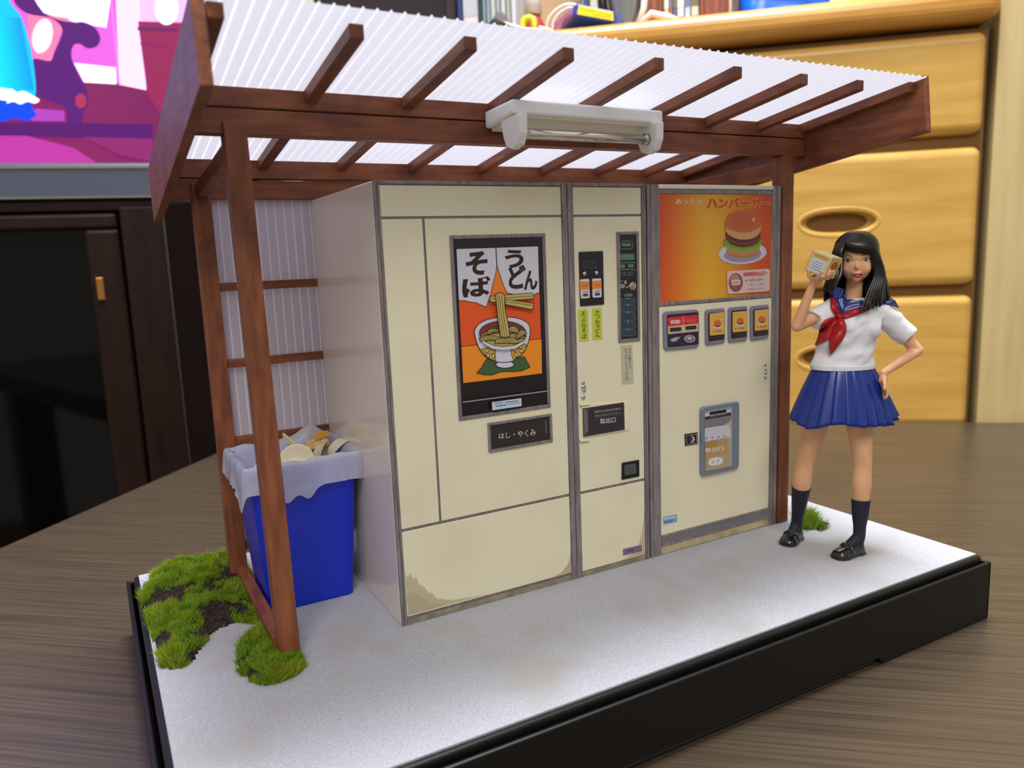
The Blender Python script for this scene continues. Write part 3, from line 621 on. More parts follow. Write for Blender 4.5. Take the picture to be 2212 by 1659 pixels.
a.text('う', [(580, 246), (705, 240), (712, 362), (590, 368)], K, .038); a.text('ど', [(604, 350), (722, 342), (728, 500), (612, 506)], K, .038); a.text('ん', [(706, 384), (798, 376), (802, 508), (712, 514)], K, .038)
a.poly([(398, 1062), (430, 1025), (460, 972), (715, 955), (730, 985), (752, 1022), (700, 1046), (650, 1052), (560, 1052), (500, 1074), (450, 1074)], (60, 92, 50), K, 4)
a.ellp(584, 1006, 60, 24, (206, 206, 220), K, 5)
bowl = [(383, 800), (386, 770), (410, 738), (450, 714), (510, 698), (570, 692), (640, 694), (700, 710), (738, 736), (750, 770), (748, 820), (730, 880), (700, 930), (650, 975), (600, 990), (540, 990), (480, 970), (430, 925), (400, 870)]
a.poly(sp(bowl, 3, True), (206, 206, 220), K, 5)
for P_ in ([(425, 905), (460, 893), (505, 893), (522, 915), (518, 945), (524, 980), (490, 972), (455, 945)], [(625, 905), (650, 888), (690, 868), (724, 872), (720, 905), (690, 945), (640, 972), (628, 945)]): a.poly(P_, (192, 160, 70), K, 4)
for x, y in ((462, 914), (497, 920), (470, 944), (505, 950), (650, 908), (684, 888), (655, 940), (690, 915)): a.ellp(x, y, 10, 13, (206, 190, 120), K, 3, n=14)
a.ellp(566, 796, 154, 78, (118, 54, 40), K, 5); 
a.poly([(416, 838), (440, 800), (520, 775), (600, 770), (690, 790), (716, 830), (690, 862), (600, 886), (500, 880), (440, 860)], NOO)
for cx, cy, rx, ry, a0, a1 in ((455, 838, 46, 34, 190, 350), (540, 800, 60, 34, 180, 350), (650, 840, 60, 44, 180, 350), (480, 848, 70, 38, 180, 350), (590, 862, 80, 40, 180, 360), (500, 800, 44, 34, 170, 330), (630, 800, 40, 50, 200, 360), (690, 820, 36, 44, 160, 330)):
    a.ellp(cx, cy, rx, ry, NOO, K, 4, a0, a1)
    for f_ in (.78, .54, .3): a.stroke([(cx + rx * f_ * math.cos(math.radians(t)), cy + ry * f_ * math.sin(math.radians(t))) for t in range(a0, a1, 15)], 3, (70, 50, 24))
a.poly([(420, 800), (440, 850), (500, 878), (566, 886), (640, 878), (700, 850), (720, 800), (700, 862), (640, 900), (566, 906), (490, 900), (430, 860)], (206, 206, 220))
a.stroke([(420, 815), (440, 850), (500, 878), (566, 886), (640, 876), (700, 845), (716, 815)], 4, K)
a.poly([(472, 562), (480, 552), (755, 530), (766, 548), (764, 568), (480, 592)], NOO, K, 4); a.stroke([(484, 570), (762, 550)], 3, K)
a.poly([(575, 572), (765, 600), (762, 628), (750, 640), (576, 606)], NOO, K, 4); a.stroke([(580, 588), (762, 614)], 3, K)
cl = [(510, 545), (522, 532), (545, 528), (566, 540), (573, 560), (572, 610), (578, 660), (592, 720), (602, 780), (605, 818), (572, 824), (545, 820), (536, 760), (524, 680), (517, 600)]
a.poly(cl, NOO, K, 5)
for dx in (14, 28, 42): a.stroke([(510 + dx, 548), (516 + dx, 610), (522 + dx, 680), (534 + dx, 750), (542 + dx * 1.05, 815)], 3, (70, 50, 24))
a.stroke([(296, 1252), (858, 1178)], 7, (150, 150, 165))
a.poly([(486, 1252), (682, 1226), (683, 1278), (490, 1306)], (190, 204, 222)); a.stroke([(500, 1262), (560, 1254)], 5, (90, 100, 120)); a.stroke([(575, 1254), (660, 1243)], 6, (90, 110, 140)); a.stroke([(514, 1278), (578, 1270)], 8, (60, 140, 200)); a.stroke([(590, 1266), (668, 1256)], 4, (120, 130, 150))
obj('poster_print', a, M_pr, po)
# chopstick box window
obj('window_frame', frame(3.68, 6.39, 5.71, 6.8, .1, -.12, -.03), M_tr, va, bevel=.02)
wp = obj('window_recess', MB().box(3.76, 6.3, -.06, -.05, 5.8, 6.72), mat('window_dark', (48, 42, 44), .25, .5), va)
a = Art(front(c5, -.063), FN); a.text('はし・やくみ', [(545, 1464), (790, 1432), (792, 1478), (547, 1500)], (206, 200, 204), .004); a.stroke([(855, 1380), (860, 1460)], 3, (150, 150, 170)); a.stroke([(500, 1575), (890, 1512)], 3, (120, 115, 118))
obj('lettering', a, M_pr, wp)
# push button panel
bt = obj('button_panel', MB().box(7.8, 8.9, -.11, -.04, 10.73, 12.75), mat('panel_black', (22, 20, 26), .25, .5), va, bevel=.04)
a = Art(front(c6, -.113), FN)
a.poly([(160, 432), (282, 430), (286, 492), (164, 494)], (60, 62, 76)); a.poly([(166, 438), (276, 436), (280, 486), (170, 488)], (34, 34, 42))
a.poly(quadmap([(134, 596), (218, 590), (224, 762), (144, 768)], rr(0, 0, 1, 1, .1)), (212, 206, 214)); a.poly(quadmap([(243, 590), (326, 586), (330, 755), (248, 760)], rr(0, 0, 1, 1, .1)), (212, 206, 214))
a.poly([(136, 616), (219, 611), (222, 684), (140, 690)], (226, 134, 48)); a.poly([(244, 610), (327, 606), (329, 678), (246, 684)], (226, 134, 48))
a.text('そば', [(156, 640), (200, 636), (202, 660), (158, 664)], (110, 60, 20)); a.text('うどん', [(262, 632), (312, 630), (314, 656), (264, 658)], (110, 60, 20))
a.text('¥300', [(158, 700), (206, 697), (207, 714), (160, 717)], (120, 110, 140)); a.text('¥300', [(264, 694), (314, 691), (315, 708), (266, 711)], (120, 110, 140))
a.poly([(160, 726), (205, 722), (207, 744), (162, 748)], (58, 60, 76)); a.poly([(268, 718), (312, 715), (313, 738), (269, 741)], (58, 60, 76))
obj('button_print', a, M_pr, bt)
for x, y in ((177, 545), (285, 538)):
    p = PY(*c6(x, y), -.14); obj('push_button', MB().ell(p, (.085, .05, .085), 14, 8), mat('chrome', (206, 200, 204), .15, .6, metal=.9), bt)
# handwritten menu slips
a = Art(front(c6, -.058), FN)
for Q, tx_ in ([[(118, 868), (208, 862), (218, 1148), (130, 1152)], '天ぷらそば'], [[(246, 856), (328, 850), (336, 1130), (248, 1138)], 'きつねうどん']):
    a.poly(Q, (190, 200, 60)); n_ = len(tx_)
    for i, ch in enumerate(tx_):
        y0 = .07 + .88 * i / n_; y1 = y0 + .88 / n_ * .86; a.text(ch, quadmap(Q, [(.28, y0), (.76, y0), (.76, y1), (.28, y1)]), (60, 60, 30), .01)
obj('menu_slip', a, vmat('slip_print', .8), va, label='yellow-green handwritten slips')
# coin panel
obj('coin_frame', frame(9.55, 10.6, 9.2, 13.45, .12, -.12, -.03), M_tr, va, bevel=.02)
cp = obj('coin_panel', MB().box(9.64, 10.5, -.08, -.05, 9.3, 13.36), mat('panel_black', (0, 0, 0)), va, bevel=.01)
a = Art(front(c6, -.083), FN); LG = (150, 160, 164); GN = (88, 124, 108); SL_ = (46, 58, 72)
def orr(Q, col, r=.2, w=3): a.stroke((lambda z: z + [z[0]])(quadmap(Q, rr(0, 0, 1, 1, r))), w, col)
def qd(x0, y0, x1, y1, s=-.02): return [(x0, y0), (x1, y0 + (x1 - x0) * s), (x1 + 2, y1 + (x1 - x0) * s), (x0 + 2, y1)]
orr(qd(496, 254, 606, 324), LG, .25, 4); a.poly(qd(512, 272, 588, 300), (60, 140, 70)); 
a.poly(qd(478, 372, 620, 420), GN); orr(qd(476, 366, 622, 428), (100, 110, 120), .1, 2); a.stroke([(474, 448), (630, 444)], 4, LG); a.poly(qd(482, 462, 536, 496), GN); a.poly(qd(564, 460, 614, 490), GN); a.stroke([(476, 508), (630, 505)], 4, LG)
a.text('注意', qd(484, 526, 545, 566), (90, 110, 150)); a.stroke([(556, 535), (612, 530)], 4, (110, 120, 140)); a.stroke([(556, 556), (612, 552)], 5, (120, 130, 140))
a.ellp(606, 655, 30, 34, (190, 170, 160)); a.stroke([(588, 656), (624, 652)], 5, (110, 80, 70)); a.ellp(512, 656, 26, 20, (140, 130, 128)); a.ellp(540, 622, 14, 18, (150, 140, 136)); a.ellp(500, 610, 20, 10, (90, 84, 90))
a.stroke([(545, 668), (575, 655)], 8, (180, 170, 165))
orr(qd(518, 722, 604, 750), GN, .45, 4); a.text('2345', qd(528, 728, 596, 746), (170, 190, 184))
for i, (y0, y1) in enumerate(((768, 820), (830, 886), (894, 968), (980, 1040), (1050, 1104))):
    a.poly(quadmap(qd(496, y0, 626, y1), rr(0, 0, 1, 1, .12)), SL_); orr(qd(496, y0, 626, y1), (110, 124, 134), .12, 3); a.ellp(560, y0 - 6, 5, 5, (190, 196, 200), n=8)
obj('coin_panel_print', a, M_pr, cp)
obj('coin_slot', MB().ell(PY(*c6(606, 655), -.1), (.13, .04, .13), 14, 8), mat('copper_disc', (178, 150, 140), .3, metal=.6), cp)
# faded vertical notice, key locks
a = Art(front(c6, -.056), FN); a.poly([(500, 1190), (606, 1184), (618, 1530), (512, 1540)], (190, 184, 160))
for col_, (x0, t_, y0, y1) in enumerate(((568, '硬貨は一枚ずつ', 1210, 1400), (534, 'ゆっくり入れて下さい。', 1214, 1500))):
    for i, ch in enumerate(t_):
        h_ = (y1 - y0) / len(t_); y = y0 + i * h_; a.text(ch, [(x0 + i, y), (x0 + 22 + i, y - 1), (x0 + 22 + i, y + h_ * .82), (x0 + i, y + h_ * .84)], (128, 118, 112))
obj('notice', a, M_pr, va)
M_chr = mat('chrome', (0, 0, 0))
for u, v, r in ((1259, 826, .07), (1260, 836, .1), (1261, 843, .08), (1259, 858, .09)):
    obj('lock', MB().lathe(PY(u, v, -.05), [(r, 0), (r, .05), (r * .6, .07), (0, .07)], 16, M=Matrix.Rotation(math.pi / 2, 4, 'X').to_3x3()), M_chr, va)
# serving hatch plate
def plate(px, y0, y1, m, par, nm, bev=.02, cm=c9): return obj(nm, MB().prism([PY(*cm(*q), y0) for q in px], (0, y1 - y0, 0)), m, par, bevel=bev)
plate([(140, 128), (526, 104), (528, 338), (152, 402)], -.1, -.03, M_cr, va, 'hatch_plate')
hw = plate([(146, 160), (484, 108), (490, 334), (152, 394)], -.12, -.09, mat('hatch_smoke', (64, 58, 66), .2, .5), va, 'hatch_window')
a = Art(front(c9, -.123), FN)
a.poly([(190, 170), (474, 124), (478, 320), (196, 372)], (48, 42, 48)); a.poly([(150, 168), (186, 172), (192, 340), (160, 380)], (104, 98, 108))
a.text('電源切れに麺湯切れ調理中は', [(240, 178), (462, 150), (464, 168), (242, 198)], (170, 164, 168)); a.text('手を入れないで下さい。', [(244, 212), (450, 184), (452, 204), (246, 232)], (170, 164, 168)); a.text('取出口', [(286, 244), (412, 228), (413, 272), (288, 286)], (206, 200, 202), .01)
obj('lettering', a, M_pr, hw)
for y in (122, 415): plate([(130, y), (205, y - 8), (205, y + 10), (130, y + 18)], -.16, -.05, M_cr, va, 'hatch_hinge')
plate([(468, 604), (608, 578), (610, 714), (466, 742)], -.1, -.04, mat('panel_black', (0, 0, 0)), va, 'coin_return')
plate([(486, 622), (582, 606), (584, 690), (488, 706)], -.12, -.09, mat('cup_grey', (74, 78, 82), .25, .6), va, 'coin_cup', .03)
a = Art(front(c9, -.068), FN); a.poly([(474, 1306), (626, 1270), (628, 1322), (476, 1358)], (122, 100, 134)); a.text('PAX', [(512, 1308), (560, 1298), (561, 1322), (513, 1332)], (50, 40, 70), .02)
obj('purple_sticker', a, M_pr, va)
# ---- burger machine
vb = thing('burger_vending_machine', 'cream hamburger vending machine with an orange burger picture on top', 'vending machine', (14.8, 4, 0))
obj('body', MB().box(11.04, 18.36, .06, 7.68, 0, H - .02), M_cs, vb, bevel=.04)
obj('backing_plate', MB().box(11.05, 18.35, 0, .06, .01, H - .03), M_tr, vb)
for x0, x1 in ((11.04, 11.2), (11.22, 11.6), (17.88, 18.12), (18.14, 18.36)): obj('edge_trim', MB().box(x0, x1, -.075, 0, 0, H - .02), M_tr, vb, bevel=.02)
obj('top_strip', MB().box(11.62, 17.98, -.07, .05, 15.06, 15.24), mat('strip_white', (232, 226, 204), .4), vb, bevel=.04)
obj('panel', MB().box(11.6, 17.9, -.05, 0, .86, 10.46), M_cr, vb, bevel=.03)
obj('kick_strip', MB().box(11.6, 17.9, -.05, 0, .02, .36), mat('kick_cream', (190, 178, 140), .6, .3, col2=(160, 146, 110), scale=1.5), vb, bevel=.02)
obj('vent_frame', frame(11.6, 17.9, .36, .86, .1, -.08, 0), M_tr, vb, bevel=.02)
vt = obj('vent_mesh', MB().box(11.7, 17.8, -.03, -.01, .46, .76), mat('mesh_dark', (60, 60, 76), .5), vb)
mb = MB()
for i in range(66): mb.box(11.72 + i * .0925, 11.76 + i * .0925, -.06, -.03, .46, .76)
for i in range(4): mb.box(11.7, 17.8, -.055, -.03, .5 + i * .07, .525 + i * .07)
g_ = obj('grille_wire', mb, mat('grille_grey', (150, 148, 156), .4, metal=.4), vt); g_['kind'] = 'stuff'
obj('poster_frame', frame(11.5, 18.0, 10.47, 15.03, .16, -.09, -.0), M_tr, vb, bevel=.03)
po = obj('poster_board', MB().box(11.62, 17.92, -.05, -.03, 10.55, 14.93), mat('poster_cream', (210, 160, 60), .4), vb)
a = Art(front(c7, -.053), FN)
OR, GO = (214, 92, 34), (226, 164, 44)
a.grad([(133, 155), (1480, 172), (1455, 1378), (135, 1468)], [(206, 76, 30), (216, 104, 34), (222, 132, 38), (226, 156, 44), (224, 168, 48), (222, 160, 44), (220, 140, 38), (214, 112, 34), (206, 84, 32), (198, 70, 32)])
a.text('あったか', [(326, 216), (658, 214), (656, 288), (328, 284)], (226, 200, 190), .012)
for ox in (-7, 0, 7):
    for oy in (-7, 0, 7): a.text('ハンバーガー', [(700 + ox, 200 + oy), (1462 + ox, 210 + oy), (1462 + ox, 324 + oy), (700 + ox, 334 + oy)], (232, 176, 60), .036)
a.k += 2; a.text('ハンバーガー', [(700, 200), (1466, 210), (1466, 324), (700, 334)], (200, 52, 26), .036)
a.ellp(1122, 868, 290, 132, (196, 192, 212), rot=-4); a.ellp(1122, 862, 262, 112, (206, 202, 220), rot=-4); a.ellp(1125, 885, 225, 88, (150, 140, 160), rot=-4)
a.ellp(1128, 835, 200, 86, (178, 120, 74)); a.ellp(1128, 822, 196, 78, (188, 134, 84))
let = [(1122 + (226 + 16 * math.sin(i * 2.4)) * math.cos(2 * math.pi * i / 34), 745 + (92 + 10 * math.sin(i * 3.1)) * math.sin(2 * math.pi * i / 34)) for i in range(34)]
a.poly(let, (106, 150, 44)); a.poly([(900, 720), (930, 770), (1000, 810), (1060, 800), (1120, 822), (1200, 808), (1270, 800), (1330, 760), (1350, 715), (1330, 800), (1280, 832), (1240, 822), (1190, 850), (1150, 838), (1100, 852), (1040, 828), (980, 832), (930, 800), (900, 760)], (126, 170, 56))
a.poly([(920, 620), (925, 700), (980, 760), (1060, 790), (1130, 796), (1220, 786), (1300, 745), (1336, 690), (1335, 610)], (94, 44, 38)); a.poly([(925, 650), (985, 715), (1070, 745), (1130, 748), (1220, 738), (1300, 695), (1333, 640), (1333, 656), (1300, 715), (1220, 758), (1130, 770), (1060, 765), (980, 735), (925, 668)], (124, 62, 50))
a.poly(sp([(918, 560), (925, 460), (985, 390), (1070, 358), (1140, 356), (1230, 372), (1300, 430), (1336, 520), (1336, 600), (1290, 665), (1210, 698), (1130, 706), (1050, 696), (970, 660), (925, 610)], 4, True), (200, 152, 96))
a.poly(sp([(920, 540), (928, 455), (985, 390), (1070, 360), (1140, 358), (1230, 374), (1300, 432), (1334, 520), (1320, 560), (1250, 600), (1140, 625), (1020, 605), (945, 572)], 4, True), (188, 98, 56)); a.ellp(1130, 470, 150, 86, (190, 90, 54)); a.ellp(1252, 468, 18, 26, (222, 160, 104), rot=20)
a.poly(quadmap([(932, 1082), (1444, 1052), (1440, 1322), (938, 1358)], rr(0, 0, 1, 1, .08)), (210, 186, 186))
a.ellp(1038, 1218, 80, 108, (150, 80, 60), (120, 60, 50), 6); a.ellp(1030, 1190, 56, 70, (186, 130, 110)); a.poly(quadmap([(986, 1190), (1092, 1184), (1092, 1246), (986, 1252)], rr(0, 0, 1, 1, .15)), (212, 196, 196)); a.text('調理中', [(994, 1206), (1084, 1200), (1084, 1234), (994, 1240)], (120, 90, 96))
a.poly(quadmap([(1130, 1102), (1304, 1092), (1304, 1132), (1130, 1142)], rr(0, 0, 1, 1, .12)), (196, 60, 50)); a.text('あたため時間', [(1146, 1110), (1290, 1102), (1290, 1126), (1146, 1134)], (224, 180, 170))
a.text('60', [(1312, 1082), (1382, 1078), (1382, 1136), (1312, 1140)], (190, 70, 60), .005); a.text('秒', [(1390, 1092), (1420, 1090), (1420, 1118), (1390, 1120)], (190, 90, 80))
a.poly([(1150, 1194), (1166, 1180), (1166, 1206)], (90, 60, 60)); a.text('点滅中は加熱して', [(1186, 1176), (1400, 1160), (1400, 1190), (1186, 1206)], (150, 110, 112)); a.text('います。しばらく', [(1184, 1232), (1396, 1216), (1396, 1244), (1184, 1260)], (150, 110, 112)); a.text('お待ちください。', [(1184, 1284), (1392, 1270), (1392, 1298), (1184, 1312)], (150, 110, 112))
obj('poster_print', a, M_pr, po)
M_unit = mat('unit_grey', (124, 124, 142), .35, .5)
def unit(Q, nm, y=-.16):
    pts = quadmap(Q, rr(0, 0, 1, 1, .1)); return plate(pts, y, -.04, M_unit, vb, nm, .05, c8)
p_ = unit([(132, 132), (438, 110), (440, 436), (140, 464)], 'payment_unit')
a = Art(front(c8, -.163), FN)
a.poly(quadmap([(158, 158), (428, 134), (430, 412), (166, 438)], rr(0, 0, 1, 1, .06)), (38, 34, 56)); a.poly([(166, 182), (424, 158), (426, 232), (168, 258)], (206, 42, 40)); a.poly([(168, 258), (426, 232), (427, 298), (170, 324)], (198, 176, 140))
a.text('¥280', [(188, 204), (274, 198), (275, 232), (190, 238)], (226, 206, 206), .03); a.text('おつりレバー', [(306, 196), (412, 184), (412, 204), (306, 216)], (226, 150, 150)); a.text('お金を入れる', [(332, 210), (400, 204), (400, 222), (332, 228)], (220, 130, 130))
a.stroke([(297, 170), (300, 312)], 4, (222, 190, 190)); a.poly(quadmap([(184, 270), (282, 262), (283, 296), (186, 304)], rr(0, 0, 1, 1, .15)), (46, 36, 44)); a.poly(quadmap([(316, 256), (410, 248), (411, 280), (318, 288)], rr(0, 0, 1, 1, .15)), (46, 36, 44))
a.poly([(186, 368), (226, 350), (276, 344), (240, 384), (196, 390)], (150, 148, 150)); a.poly([(200, 366), (232, 356), (228, 378), (204, 384)], (180, 178, 178)); a.ellp(352, 362, 48, 32, (160, 160, 168)); a.ellp(352, 362, 36, 22, (90, 88, 100)); a.ellp(350, 358, 22, 12, (190, 186, 190))
obj('unit_print', a, M_pr, p_)
for k, (Q, sh_) in enumerate((([(492, 116), (660, 98), (662, 396), (496, 420)], (524, 150, 650, 132, 652, 322, 528, 336)), ([(690, 96), (852, 80), (852, 376), (690, 396)], (720, 136, 844, 124, 844, 296, 722, 308)), ([(878, 84), (1036, 68), (1034, 356), (878, 378)], (910, 120, 1026, 108, 1026, 282, 910, 296)))):
    p_ = unit(Q, 'selection_unit'); a = Art(front(c8, -.163), FN)
    a.poly(quadmap(Q, [(x * .82 + .11, y * .8 + .1) for x, y in rr(0, 0, 1, 1, .08)]), (42, 34, 46))
    L_ = [(sh_[0], sh_[1]), (sh_[2], sh_[3]), (sh_[4], sh_[5]), (sh_[6], sh_[7])]; a.poly(quadmap(L_, rr(0, 0, 1, 1, .05)), (216, 170, 84))
    def q_(x, y): return quadmap(L_, [(x, y)])[0]
    cx, cy = q_(.52, .5); a.text('ハンバーガー', quadmap(L_, [(.16, .14), (.84, .14), (.84, .22), (.16, .22)]), (200, 110, 50))
    a.ellp(cx, cy + 26, 33, 14, (210, 204, 190)); a.ellp(cx, cy + 8, 30, 20, (86, 60, 44)); a.poly([(cx - 30, cy + 6), (cx + 30, cy + 2), (cx + 28, cy + 14), (cx - 28, cy + 18)], (100, 130, 60)); a.ellp(cx, cy - 8, 29, 24, (196, 104, 50))
    a.ellp(*q_(.2, .83), 5, 5, (30, 90, 40), n=10); a.text('¥280', quadmap(L_, [(.34, .78), (.84, .78), (.84, .88), (.34, .88)]), (200, 70, 40))
    a.poly(quadmap(Q, [(.3, .78), (.7, .78), (.7, .88), (.3, .88)]), (70, 24, 26))
    obj('unit_print', a, M_pr, p_)
for u, v, h_ in ((1653, 788, 5), (1654, 798, 4), (1654, 806, 5), (1653, 815, 5)): obj('lock', MB().ell(PY(u, v, -.07), (.07, .05, .12), 12, 8), M_chr, vb)
# delivery hatch
M_h = mat('hatch_blue_grey', (112, 124, 142), .35, .5)
hf = MB(); x0, x1, z0, z1 = 13.7, 15.87, 3.1, 6.1
hf.prism([(x0 + (x1 - x0) * x, -.24, z1 - (z1 - z0) * y) for x, y in rr(0, 0, 1, 1, .06)], (0, .2, 0))
ho = obj('hatch_surround', hf, M_h, vb, bevel=.06, segs=3)
a = Art(front(c8, -.243), FN)
a.poly([(482, 984), (716, 940), (714, 1446), (486, 1492)], (170, 164, 140)); a.poly([(482, 984), (716, 940), (718, 990), (482, 1034)], (152, 150, 160)); a.poly([(486, 1026), (520, 1020), (520, 994), (486, 998)], (196, 194, 210)); a.poly([(526, 988), (666, 964), (666, 990), (526, 1012)], (24, 22, 26)); a.poly([(668, 968), (708, 962), (708, 986), (668, 990)], (190, 188, 204))
a.poly([(484, 1030), (708, 992), (708, 1014), (484, 1054)], (40, 38, 46)); a.text('注意して取り出す', [(530, 1022), (664, 998), (664, 1012), (530, 1036)], (150, 150, 160))
a.poly([(482, 1054), (712, 1016), (700, 1062), (640, 1100), (482, 1126)], (120, 118, 124)); a.poly([(482, 1126), (686, 1094), (706, 1150), (706, 1200), (482, 1240)], (196, 192, 206))
for x in (496, 546, 598, 648): a.text('※', [(x - 9, 1204 - (x - 496) * .13), (x + 9, 1200 - (x - 496) * .13), (x + 9, 1222 - (x - 496) * .13), (x - 9, 1226 - (x - 496) * .13)], (120, 110, 120))
a.poly([(482, 1246), (672, 1218), (690, 1330), (694, 1452), (486, 1492)], (178, 146, 96)); a.poly([(482, 1246), (600, 1230), (560, 1320), (482, 1350)], (168, 128, 66)); a.poly([(520, 1380), (690, 1330), (694, 1452), (486, 1492)], (172, 156, 124))
a.text('取出口', [(484, 1296), (640, 1274), (641, 1312), (485, 1336)], (226, 222, 224), .012); a.poly(quadmap([(510, 1384), (632, 1366), (634, 1430), (512, 1450)], rr(0, 0, 1, 1, .35)), (222, 216, 212)); a.text('おす', [(534, 1398), (610, 1386), (611, 1420), (535, 1430)], (150, 120, 90))
obj('hatch_print', a, M_pr, ho)
kb = plate([(316, 1178), (424, 1162), (426, 1260), (320, 1278)], -.1, -.04, mat('panel_black', (0, 0, 0)), vb, 'key_box', .02, c8)
a = Art(front(c8, -.103), FN); a.stroke([(328, 1190), (414, 1176), (415, 1250), (330, 1266), (328, 1190)], 5, (150, 146, 140)); a.ellp(372, 1220, 26, 28, (170, 172, 184)); a.ellp(362, 1218, 18, 24, (50, 50, 62)); obj('key_print', a, M_pr, kb)
a = Art(lambda u, v: PY(u, v, -.055), FN); a.poly([(1432, 1117), (1462, 1111), (1463, 1127), (1433, 1134)], (120, 160, 200)); a.stroke([(1435, 1121), (1459, 1116)], 3, (200, 210, 220)); a.stroke([(1436, 1128), (1452, 1125)], 3, (70, 100, 170)); obj('blue_sticker', a, M_pr, vb)
# ---- bin, liner, rubbish
M_bin = mat('bin_blue', (8, 42, 190), .35, .5, bump=.05, bscale=6)
bn = thing('rubbish_bin', 'tall dark blue square rubbish bin between the left posts', 'bin', (-2.2, 5.3, 0))
def ring(x0, x1, y0, y1, z, r, n=6): return [(p[0], p[1], z) for p in rr(x0, y0, x1, y1, r, n)]
mb = MB(); R_ = [ring(-3.72, -.58, 3.62, 6.7, 0, .25), ring(-3.76, -.56, 3.58, 6.75, .12, .3), ring(-4.12, -.2, 3.35, 7.05, 4.9, .35), ring(-4.25, -.06, 3.25, 7.15, 5.0, .38), ring(-4.27, -.04, 3.23, 7.17, 5.55, .38), ring(-4.13, -.18, 3.37, 7.03, 5.55, .32), ring(-4.0, -.3, 3.5, 6.9, 4.6, .3), ring(-3.7, -.7, 3.8, 6.6, 3.2, .2)]
k = len(R_[0]); mb.add([p for r in R_ for p in r], [(i * k + j, i * k + (j + 1) % k, (i + 1) * k + (j + 1) % k, (i + 1) * k + j) for i in range(len(R_) - 1) for j in range(k)] + [list(range(k - 1, -1, -1)), [(len(R_) - 1) * k + j for j in range(k)]])
obj('bin_body', mb, M_bin, bn, bevel=.02)
M_ln = mat('liner_film', (238, 240, 250), .3, .6, trans=.35, alpha=.62)
ln = MB(); ln.smooth = True
def perim(t, x0, x1, y0, y1):   # t in 0..1 around the rim starting front-left
    P_ = [(x0, y0), (x1, y0), (x1, y1), (x0, y1)]; L_ = [x1 - x0, y1 - y0] * 2; tot = sum(L_); d = t * tot
    for i in range(4):
        if d <= L_[i] or i == 3:
            a_, b_ = P_[i], P_[(i + 1) % 4]; f_ = d / L_[i]; nx, ny = ((0, -1), (1, 0), (0, 1), (-1, 0))[i]; return a_[0] + (b_[0] - a_[0]) * f_, a_[1] + (b_[1] - a_[1]) * f_, nx, ny
        d -= L_[i]
NT = 150; rowsn = 14
for i in range(NT):
    t = i / NT; x, y, nx, ny = perim(t, -4.25, -.06, 3.25, 7.15); cx, cy = x + 2.15, y - 5.2; l_ = math.hypot(cx, cy)
    dx, dy = (nx * .6 + cx / l_ * .4), (ny * .6 + cy / l_ * .4)
    w1 = noise.noise(Vector((x * 1.6, y * 1.6, 3))); w2 = noise.noise(Vector((x * 4, y * 4, 9)))
    Lo = 1.05 + .35 * w1; flap = math.exp(-((t - .13) / .018) ** 2) * .45 + math.exp(-((t - .085) / .02) ** 2) * .5 + math.exp(-((t - .985) / .03) ** 2) * .7 + math.exp(-((t - .27) / .02) ** 2) * .1
    Lo = .95 + .12 * w1 + flap; top = 5.68 + .12 * w1 + (.45 * math.exp(-((t - .56) / .03) ** 2))
    for j in range(rowsn):
        s_ = j / (rowsn - 1)
        if s_ < .35: f_ = s_ / .35; ins = .55 * (1 - f_) + .1; z = top - 1.2 * (1 - f_) ** 1.5; px_, py_ = x - dx * ins, y - dy * ins
        elif s_ < .5: f_ = (s_ - .35) / .15; px_, py_ = x + dx * (-.1 + .24 * f_), y + dy * (-.1 + .24 * f_); z = top + .06 * math.sin(f_ * math.pi)
        else: f_ = (s_ - .5) / .5; o_ = .14 + .1 * f_ * abs(1 + 1.3 * w2); px_, py_ = x + dx * o_, y + dy * o_; z = top - Lo * f_
        jig = .05 * noise.noise(Vector((px_ * 3, py_ * 3, z * 3)))
        ln.v.append(Vector((px_ + dx * jig, py_ + dy * jig, z)))
for i in range(NT):
    for j in range(rowsn - 1): ln.f.append([i * rowsn + j, ((i + 1) % NT) * rowsn + j, ((i + 1) % NT) * rowsn + j + 1, i * rowsn + j + 1]); ln.c.append(None); ln.sm.append(True)
tag(obj('bin_liner', ln, M_ln, sub=1), 'translucent white plastic bag folded over the blue bin rim', 'bin liner')
M_st = mat('styrofoam', (232, 224, 196), .5, .3)
def fbowl(c, r, rot, label):
    M3 = Matrix.Rotation(rot[0], 3, 'X') @ Matrix.Rotation(rot[1], 3, 'Y') @ Matrix.Rotation(rot[2], 3, 'Z')
    pr = [(0, 0), (r * .5, 0), (r * .6, .06), (r * .92, r * .62), (r * 1.0, r * .64), (r * 1.0, r * .68), (r * .88, r * .66), (r * .55, .1), (0, .08)]
    return tag(obj('noodle_bowl', MB().lathe(c, pr, 30, M=M3), M_st), label, 'bowl', 'discarded foam noodle bowls')
obj_rub = thing('rubbish_heap', 'crumpled white tissue filling the blue bin beneath the bowls', 'rubbish', (-2.2, 5.2, 3.3))
random.seed(5); mb = MB()
for i in range(16):
    c = (random.uniform(-3.2, -1.0), random.uniform(4.1, 6.3), random.uniform(4.3, 4.95)); mb.ell(c, (random.uniform(.4, .75), random.uniform(.4, .75), random.uniform(.3, .5)), 12, 8)
q = remesh(mb, .07, 1, lambda v: v + v.normalized() * 0 + Vector((noise.noise(v * 3), noise.noise(v * 3 + Vector((5, 0, 0))), noise.noise(v * 3 + Vector((0, 7, 0))))) * .14)
o = obj('crumpled_paper', q, mat('tissue_white', (228, 224, 214), .8), obj_rub); o['kind'] = 'stuff'
fbowl(PZ(645, 1003, 5.0), .68, (.9, -.35, 0), 'cream foam bowl lying on its side at the bin front, under the chopsticks')
